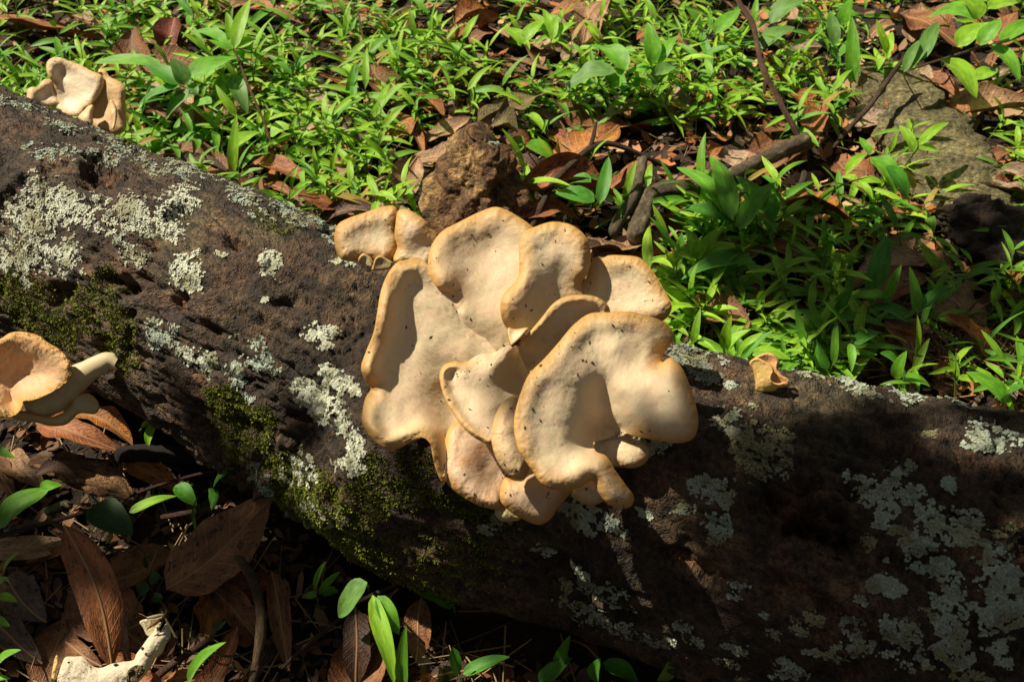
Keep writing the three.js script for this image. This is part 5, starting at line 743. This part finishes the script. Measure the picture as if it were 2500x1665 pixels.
shoot('broad-leaved shoot right of the cluster below the thick branch', 'q3', ['mid', 'mid', 'deep'], [[375, 1490, 10, 1130, 130, .09, .08], [385, 1490, 235, 1050, 140, .09, .1], [375, 1500, 40, 1410, 130, .085, .07], [600, 1440, 405, 1190, 110, .09, .1], [425, 1560, 665, 1230, 130, .08, .11], [560, 1300, 660, 1520, 130, .09, .07]], [[375, 1490, .09], [400, 1540, .05], [420, 1600, .0]]);
shoot('sunlit pale green tuft touching the right side of the cluster', 'q5', 'bright', [[145, 195, 55, -10, 80, .07, .09], [150, 205, 430, 105, 100, .07, .08], [145, 200, 330, -20, 90, .07, .1], [140, 200, -20, 170, 80, .07, .07], [145, 210, 130, 290, 80, .07, .05], [150, 200, 230, 20, 70, .07, .1]], [[145, 195, .07], [140, 300, .03], [130, 380, 0]]);
shoot('three bright blades behind the log crest left of the small mushroom', 'q5', 'bright', [[325, 815, 378, 580, 85, .1, .14], [330, 815, 505, 675, 65, .1, .12], [440, 850, 585, 695, 65, .09, .11]]);
shoot('single bright blade lying behind the small folded mushroom', 'q5', 'bright', [[515, 850, 775, 870, 90, .1, .1]]);
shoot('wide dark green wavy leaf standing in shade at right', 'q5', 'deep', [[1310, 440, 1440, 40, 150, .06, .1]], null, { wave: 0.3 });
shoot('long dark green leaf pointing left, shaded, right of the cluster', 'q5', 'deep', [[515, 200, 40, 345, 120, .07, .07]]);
shoot('three-leaved seedling whose shadow falls on the grey slab', 'q3', 'bright', [[1610, 1030, 1505, 850, 75, .085, .1], [1645, 985, 1840, 825, 70, .09, .1], [1640, 1000, 1800, 1040, 75, .09, .08]], [[1650, 985, .09], [1600, 1050, .075], [1560, 1110, .05], [1530, 1180, .02]]);
shoot('star of small blades at the left foot of the slab', 'q3', 'bright', [[1230, 1230, 1410, 1240, 60], [1220, 1235, 1330, 1350, 60], [1215, 1240, 1180, 1380, 60], [1220, 1230, 1110, 1200, 60], [1150, 1180, 1290, 1040, 70]]);
shoot('large drooping green leaves at the lower left edge of the slab', 'q3', ['mid', 'deep'], [[1330, 1060, 1490, 1330, 130, .08, .05], [1420, 1120, 1560, 1350, 110, .08, .05], [1310, 1050, 1240, 930, 60, .08, .09]], null, { wave: 0.25 });
shoot('broad shoot with wavy-edged pale-striped leaves, upper right of centre', 'q2', ['mid', 'blue', 'mid'], [[1940, 480, 1700, 300, 130, .09, .1], [1870, 480, 1530, 620, 110, .09, .06], [2110, 445, 2085, 150, 115, .09, .13], [2100, 500, 1930, 500, 110, .09, .08], [2130, 510, 2300, 460, 90, .09, .08], [2150, 430, 2300, 240, 75, .09, .11], [1930, 480, 1840, 620, 100, .09, .06], [2060, 480, 2130, 620, 130, .09, .06]], null, { wave: 0.35 });
shoot('bright shoot with narrow spreading leaves at top centre', 'q2', 'bright', [[1430, 270, 1280, 90, 70, .08, .1], [1440, 230, 1370, 60, 60, .09, .11], [1450, 240, 1600, 150, 60, .09, .1], [1440, 260, 1470, 100, 60, .09, .11], [1430, 280, 1530, 290, 50, .08, .08], [1250, 300, 1110, 180, 90, .08, .09], [1250, 290, 1370, 140, 90, .08, .1]]);
shoot('three-leaved green plant right of the stump top', 'q2', 'mid', [[1250, 980, 1115, 1080, 80, .08, .06], [1255, 985, 1455, 1100, 100, .08, .06], [1245, 975, 1130, 955, 60, .08, .08]]);
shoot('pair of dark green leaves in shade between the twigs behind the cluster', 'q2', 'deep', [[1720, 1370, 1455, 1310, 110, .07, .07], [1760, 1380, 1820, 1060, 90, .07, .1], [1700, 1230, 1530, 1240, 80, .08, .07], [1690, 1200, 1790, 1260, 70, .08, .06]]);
shoot('large shoot of long dark green leaves right of the pale upper-left mushroom', 'q1', ['mid', 'deep', 'blue'], [[1090, 450, 630, 430, 110, .09, .08], [1215, 575, 970, 440, 110, .09, .1], [1255, 575, 1160, 390, 120, .09, .12], [1280, 530, 1605, 390, 110, .09, .1], [1215, 585, 930, 720, 80, .09, .06], [1340, 635, 1120, 810, 90, .08, .05], [1430, 700, 1210, 800, 110, .08, .05], [1340, 630, 1250, 560, 60, .08, .08]], [[1240, 580, .09], [1340, 640, .08], [1450, 720, .06], [1560, 830, .02]]);
shoot('upright bright shoot on the slender stem, upper left', 'q1', ['mid', 'bright'], [[1580, 330, 1415, 270, 140, .1, .1], [1590, 330, 1690, -10, 90, .1, .14], [1570, 310, 1280, 230, 90, .1, .09], [1590, 320, 1740, 270, 100, .1, .1], [1590, 340, 1640, 400, 80, .1, .08], [1580, 310, 1530, 80, 70, .1, .13]]);
shoot('pale drooping leaf pair left of the slender stem', 'q1', 'blue', [[1570, 510, 1450, 730, 110, .08, .05], [1575, 510, 1670, 770, 120, .08, .05]]);
shoot('tall curved pale blade near the back of the log, left', 'q1', 'bright', [[1580, 1180, 1600, 770, 75, .03, .1], [1560, 1010, 1790, 900, 90, .06, .06], [1830, 920, 1980, 860, 80, .05, .06]]);
shoot('tall shoot with upright leaves left of the slab near the top', 'q3', ['mid', 'blue'], [[1180, 570, 1190, 110, 100, .06, .13], [1070, 310, 1040, 70, 90, .09, .12], [1120, 170, 1200, -20, 90, .1, .14], [640, 160, 900, -20, 120, .08, .11], [270, 230, 440, 60, 100, .08, .1], [580, 330, 800, 180, 110, .07, .09]]);
shoot('leafy vine with broad leaves at the upper right corner', 'q3', ['bright', 'mid'], [[1795, 400, 2040, 660, 140, .085, .06], [2140, 300, 2320, 560, 110, .085, .06], [1910, 320, 2090, 150, 140, .08, .1], [2040, 120, 1710, 115, 90, .1, .09], [2050, 130, 1940, -20, 110, .1, .12], [2210, 290, 2400, 130, 130, .09, .1], [2020, 540, 2180, 490, 110, .05, .05], [2060, 310, 2200, 130, 120, .09, .12], [2110, 60, 2330, 20, 110, .1, .1]]);
shoot('dark bluish blades at the tip of the straight twig', 'q3', 'blue', [[1540, 490, 1640, 270, 70, .1, .12], [1640, 420, 1780, 150, 110, .1, .12], [1560, 480, 1720, 330, 60, .1, .1]]);
shoot('tall bright green blades at the bottom edge left of centre', 'q7', ['bright', 'mid', 'mid'], [[225, 975, 365, 1590, 125, .1, .07], [250, 985, 395, 1250, 130, .1, .08], [430, 1620, 450, 1180, 95, .06, .13]]);
shoot('grey-green folded leaf hanging under the moss, bottom left of centre', 'q7', 'blue', [[190, 900, -10, 1130, 150, .1, .07]]);
shoot('dark green leaf under the log at bottom centre', 'q7', 'mid', [[770, 1050, 515, 955, 130, .06, .07]]);
shoot('broad bright green leaf with a folded middle at the left edge', 'q6', 'mid', [[-10, 530, 330, 250, 150, .06, .07], [270, 270, 420, 230, 70, .065, .06]]);
shoot('dark round leaf on the long thin twig at lower left', 'q6', 'dark', [[630, 370, 890, 580, 250, .07, .06]]);
shoot('bright narrow leaf beside the dark round leaf, lower left', 'q6', 'bright', [[870, 420, 1200, 310, 60, .06, .06]]);
shoot('dim green leaves beside the moss edge, lower left', 'q6', 'deep', [[1180, 240, 1330, 370, 120, .06, .05], [1440, 260, 1650, 120, 60, .06, .09], [1480, 280, 1430, 400, 110, .06, .04], [1330, 540, 1345, 310, 35, .03, .09]]);
shoot('green blades entering at the left edge, lower left', 'q6', 'bright', [[20, 850, 135, 680, 50, .05, .08], [-20, 990, 120, 1020, 70, .05, .05], [-30, 920, 60, 860, 60, .05, .06]]);
shoot('green blades at the bottom left corner', 'q6', 'mid', [[-30, 1490, 145, 1345, 90, .05, .08], [-40, 1140, 65, 1195, 70, .05, .05], [-40, 1550, 70, 1545, 40, .05, .05], [-60, 0, 100, 55, 80, .06, .06]]);
shoot('green blade rising from the bottom edge beside the dark twig', 'q6', 'mid', [[1270, 1580, 1530, 1300, 110, .04, .09]]);
shoot('two bright green leaf scraps beside the black stick', 'q4', 'bright', [[950, 1350, 1040, 1310, 60, .06, .07], [1035, 1310, 1005, 1480, 60, .07, .05], [1110, 1310, 1190, 1400, 70, .06, .04]]);
shoot('small three-leaved plant under the mossy bulge', 'q6', 'mid', [[2145, 985, 2205, 750, 60, .06, .1], [2160, 980, 2300, 820, 60, .06, .08], [2140, 990, 2040, 990, 60, .06, .05], [2180, 970, 2290, 950, 70, .06, .06]]);
shoot('wilted crinkled leaves on the thin kinked stem', 'q6', 'dark', [[1000, 900, 940, 980, 80, .06, .05], [1010, 890, 1100, 860, 80, .06, .06], [1050, 960, 1080, 1030, 70, .06, .05], [1000, 800, 1010, 700, 40, .06, .09], [1440, 1290, 1530, 1160, 80, .05, .08]], null, { wave: 0.6 });
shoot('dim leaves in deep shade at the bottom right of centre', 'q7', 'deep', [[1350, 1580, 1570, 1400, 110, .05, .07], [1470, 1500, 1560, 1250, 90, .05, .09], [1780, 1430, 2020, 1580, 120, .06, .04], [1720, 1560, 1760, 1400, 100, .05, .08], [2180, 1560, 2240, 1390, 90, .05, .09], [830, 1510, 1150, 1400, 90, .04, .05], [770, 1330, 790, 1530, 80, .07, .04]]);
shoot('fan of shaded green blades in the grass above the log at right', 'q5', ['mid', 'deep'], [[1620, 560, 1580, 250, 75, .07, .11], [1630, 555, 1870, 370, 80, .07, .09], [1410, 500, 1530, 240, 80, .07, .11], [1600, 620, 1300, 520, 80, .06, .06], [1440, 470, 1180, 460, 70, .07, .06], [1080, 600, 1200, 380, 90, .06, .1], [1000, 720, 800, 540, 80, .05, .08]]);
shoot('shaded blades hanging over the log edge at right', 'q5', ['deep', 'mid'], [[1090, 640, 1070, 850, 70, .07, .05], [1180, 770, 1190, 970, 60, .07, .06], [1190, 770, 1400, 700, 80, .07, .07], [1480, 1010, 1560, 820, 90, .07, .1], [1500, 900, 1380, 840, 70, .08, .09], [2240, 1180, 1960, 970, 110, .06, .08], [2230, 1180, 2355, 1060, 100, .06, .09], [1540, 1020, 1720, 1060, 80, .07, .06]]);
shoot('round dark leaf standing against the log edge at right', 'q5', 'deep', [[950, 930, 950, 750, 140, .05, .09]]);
// the grass itself: many small leaning stems with narrow leaves, too many to count
{
  const lg = leafGeo(V(0, 0, 0), V(1, 0, 0), 0.098, V(0, 0, 0), { fold: 0.22, curl: 0.08, arch: 0.08, twist: 0.15, wave: 0.1, shape: 0.66, n: 8, m: 4 }).g;
  // bare places of the picture: x, y, rx, ry, how bare
  const bare = [[1240, 60, 300, 110, 0.75], [1120, 430, 190, 150, 0.85], [1420, 440, 240, 130, 0.68], [1560, 480, 130, 170, 0.92], [1830, 390, 200, 90, 0.88], [1680, 450, 160, 90, 0.85], [620, 60, 130, 60, 0.4], [880, 330, 110, 90, 0.5], [2230, 330, 190, 230, 0.97], [2400, 250, 160, 170, 0.8], [2250, 90, 170, 110, 0.75], [2420, 590, 130, 160, 0.92], [1950, 480, 150, 100, 0.6], [430, 300, 120, 60, 0.3], [130, 90, 170, 70, 0.7], [2300, 850, 260, 120, 0.75], [1900, 720, 260, 90, 0.35], [1900, 300, 120, 110, 0.4], [520, 110, 90, 60, 0.5]];
  const leaves = [], stems = [];
  let plants = 0;
  for (let k = 0; k < 60000 && plants < 1950; k++) {
    const sx = rr(-420, 2920), sy = rr(-360, 1000), p = gnd(sx, sy), o = offLog(p.x, p.z); if (o < 1.08 || p.z > 0.3 || rnd() > 1.2 / depthOf(p) ** 0) continue;
    let dn = 0.95 - 0.25 * sstep(500, 900, sy); for (const [x, y, a, b, s] of bare) { const d = ((sx - x) / a) ** 2 + ((sy - y) / b) ** 2; if (d < 1.4) dn *= 1 - s * (1 - sstep(0.6, 1.4, d)); }
    if (sy > 560 && sx < 1600) continue;
    dn *= 0.55 + 0.9 * sstep(-0.25, 0.25, fbm(p.x * 9, 4, p.z * 9, 2)); if (rnd() > dn * 0.5) continue;
    plants++;
    const y0 = gy(p.x, p.z), H = rr(0.03, 0.075), az = rnd() * 6.28, ln = rr(0.1, 0.6), tip = V(p.x + Math.cos(az) * H * ln, y0 + H, p.z + Math.sin(az) * H * ln), n = 4 + Math.floor(rnd() * 4), tone = rnd(), big = rnd() < 0.12 ? 1.35 : 1, thin = rnd() < 0.2;
    stems.push([V(p.x, y0, p.z), tip]);
    for (let i = 0; i < n; i++) { const t = 0.3 + 0.7 * (i + 1) / n, a = az + i * 2.5 + rr(-0.6, 0.6), el = i === n - 1 ? rr(0.2, 0.95) : rr(-0.25, 0.42), L = rr(0.030, 0.058) * big * (thin ? 1.15 : 1), q = V(p.x, y0, p.z).lerp(tip, t); leaves.push([q, a, el, L, rr(0.75, 1.25) * (thin ? 0.55 : 1) * (L > 0.055 ? 0.9 : 1), clamp(tone + rr(-0.25, 0.25)), rr(-0.5, 0.5)]); }
  }
  const mat = new THREE.MeshPhysicalMaterial({ color: 0xffffff, map: gleaf, roughness: 0.55, transmission: 0.35, thickness: 0, side: THREE.DoubleSide, specularIntensity: 0.6 });
  const im = new THREE.InstancedMesh(lg, mat, leaves.length), m4 = new THREE.Matrix4(), c = new THREE.Color();
  leaves.forEach(([q, a, el, L, w, t, ro], i) => { const qq = new THREE.Quaternion().setFromEuler(new THREE.Euler(ro, -a, el, 'YZX')); m4.compose(q, qq, V(L, L, L * w)); im.setMatrixAt(i, m4); im.setColorAt(i, c.setRGB(...(hash3(i, 3, 7) < 0.035 ? [0.5, 0.36, 0.08] : [lerp(0.13, 0.42, t), lerp(0.42, 0.74, t), lerp(0.03, 0.035, t)]))); });
  im.name = 'grass'; im.userData.kind = 'stuff'; im.castShadow = im.receiveShadow = true; scene.add(im); tag(im, 'dense low green grass covering the ground behind the log', 'grass');
  const sg = new THREE.CylinderGeometry(0.0006, 0.0009, 1, 5); sg.translate(0, 0.5, 0); const si = new THREE.InstancedMesh(sg, M.stalk, stems.length);
  stems.forEach(([a, b], i) => { const d = b.clone().sub(a), L = d.length(); m4.compose(a, new THREE.Quaternion().setFromUnitVectors(V(0, 1, 0), d.normalize()), V(1, L, 1)); si.setMatrixAt(i, m4); });
  si.name = 'grass_stems'; si.userData.kind = 'stuff'; si.castShadow = si.receiveShadow = true; scene.add(si); tag(si, 'thin green stems of the low grass behind the log', 'grass');
  console.log('grass', plants, leaves.length);
}

// ---------------------------------------------------------------- the tree whose leaves shade the lower right, outside the picture
{
  const P = [[2400, 1620, 150], [2500, 1480, 130], [2430, 1570, 160], [2200, 1400, 160], [2020, 1100, 120], [150, 1500, 130], [350, 1400, 120], [520, 1540, 130], [700, 1480, 140], [900, 1480, 130], [420, 1260, 90], [1850, 730, 160], [1960, 640, 110], [2250, 720, 160], [2420, 780, 150], [2080, 900, 90], [2250, 930, 110], [1700, 760, 60], [2080, 800, 190], [2330, 800, 190], [2450, 640, 120], [2150, 640, 110], [1860, 1160, 200], [2100, 1210, 240], [2350, 1260, 250], [1740, 1430, 200], [1950, 1520, 250], [2250, 1560, 250], [1330, 1500, 150], [1480, 1420, 130], [1620, 1330, 120], [1560, 1560, 150], [1120, 1400, 120], [1760, 1060, 70], [1030, 1500, 140], [800, 1560, 170], [680, 1360, 150], [490, 1450, 190], [130, 1360, 170], [330, 1290, 150], [60, 1560, 150], [230, 1480, 130], [560, 1290, 120], [600, 1580, 190], [400, 1590, 130], [60, 1260, 110], [2460, 1010, 130], [2150, 1010, 120]];
  // places the photograph shows in the sun: no leaf may stand between them and it
  const LIT = [];
  for (const [x, y, h] of [[900, 700, .11], [900, 850, .1], [930, 1000, .09], [1000, 800, .06], [1100, 650, .05], [1200, 560, .08], [1330, 600, .08], [1250, 700, .06], [1180, 900, .05], [1150, 1050, .05], [1280, 1050, .09], [1300, 900, .09], [1400, 800, .08], [1550, 680, .04], [950, 560, .04], [1120, 1180, .04], [1320, 1000, .1], [1400, 700, .05], [1240, 1220, .03], [1480, 790, .08], [1550, 700, .04], [1450, 900, .06]]) { const l = onLog(x, y) || { p: gnd(x, y, 0.2) }; LIT.push(at(x, y, depthOf((onLog(clamp(x, 1000, 1250), 960)).p) - h + 0.30 * (930 - y) * PX)); }
  for (const [x, y] of [[100, 500], [300, 450], [300, 700], [400, 600], [500, 850], [600, 700], [700, 900], [800, 1000], [700, 600], [850, 1100], [650, 1050], [760, 1180], [1868, 915], [1750, 850], [950, 1180], [1000, 1150]]) { const l = onLog(x, y); if (l) LIT.push(l.p); }
  for (const [x, y] of [[210, 1180], [80, 1160], [420, 1180], [60, 1060], [300, 1060], [320, 1120], [140, 1120], [380, 1240], [120, 1240], [200, 1600], [290, 1580], [360, 1520]]) LIT.push(gnd(x, y, 0.05));
  for (const [x, y] of [[250, 880], [200, 900], [100, 860], [60, 950]]) LIT.push(at(x, y, depthOf(onLog(250, 830).p) - 0.04));
  const blocks = (q) => { for (const p of LIT) { const wx = q.x - p.x, wy = q.y - p.y, wz = q.z - p.z, al = wx * SUN.x + wy * SUN.y + wz * SUN.z; if (al > 0 && wx * wx + wy * wy + wz * wz - al * al < 0.027 ** 2) return true; } return false; };
  const lg = leafGeo(V(-0.5, 0, 0), V(0.5, 0, 0), 0.22, V(0, 0, 0), { n: 6, m: 2, fold: 0.2, arch: 0.08 }).g, leaves = [], hubs = [];
  for (const [x, y, r] of P) {
    const l = onLog(x, y), p = l && y > 560 ? l.p : gnd(x, y), R = r * PX * depthOf(p), t = rr(1.9, 2.5), c = p.clone().addScaledVector(SUN, t); hubs.push(c);
    const n = Math.round(1.5 + 95 * (R / 0.1) ** 2 * 1.55), e1 = SUN.clone().cross(V(0, 0, 1)).normalize(), e2 = SUN.clone().cross(e1).normalize();
    for (let i = 0; i < n; i++) { const a = rnd() * 6.28, d = R * Math.sqrt(rnd()) * 0.8; const lq = c.clone().addScaledVector(e1, Math.cos(a) * d).addScaledVector(e2, Math.sin(a) * d).addScaledVector(SUN, rr(-0.15, 0.15)), ls = rr(0.03, 0.055); if (!blocks(lq)) leaves.push([lq, ls]); }
  }
  const root = V(-2.7, 0, 1.5), t = thing('shade_tree', 'leafy tree out of the picture that shades the right side of the log', 'tree', root);
  const im = new THREE.InstancedMesh(lg, new THREE.MeshStandardMaterial({ color: new THREE.Color(0.06, 0.14, 0.03), roughness: 0.6, side: THREE.DoubleSide }), leaves.length), m4 = new THREE.Matrix4();
  leaves.forEach(([q, L], i) => { m4.compose(q.clone().sub(root), new THREE.Quaternion().setFromEuler(new THREE.Euler(rr(-0.7, 0.7), rnd() * 6.28, rr(-0.7, 0.4))), V(L, L, L)); im.setMatrixAt(i, m4); });
  im.name = 'crown'; im.userData.kind = 'stuff'; im.castShadow = im.receiveShadow = true; t.add(im);
  part('trunk', limb([root.clone(), root.clone().add(V(0.05, 1.2, 0.02)), root.clone().add(V(0.2, 2.4, 0.1)), root.clone().add(V(0.3, 4.2, 0.1))], [0.16, 0.13, 0.11, 0.05], TW, root, { n: 40, q: 16 }), M.wood, t);
  const mid = hubs.reduce((s, h) => s.add(h), V(0, 0, 0)).multiplyScalar(1 / hubs.length);
  part('branch', limb([root.clone().add(V(0.2, 2.3, 0.1)), root.clone().lerp(mid, 0.5).setY(2.6), mid.clone().add(V(-0.2, 0.25, -0.1))], [0.05, 0.035, 0.012], TW, root, { n: 30, q: 10 }), M.wood, t);
  console.log('crown', leaves.length);
}

renderer.render(scene, camera);
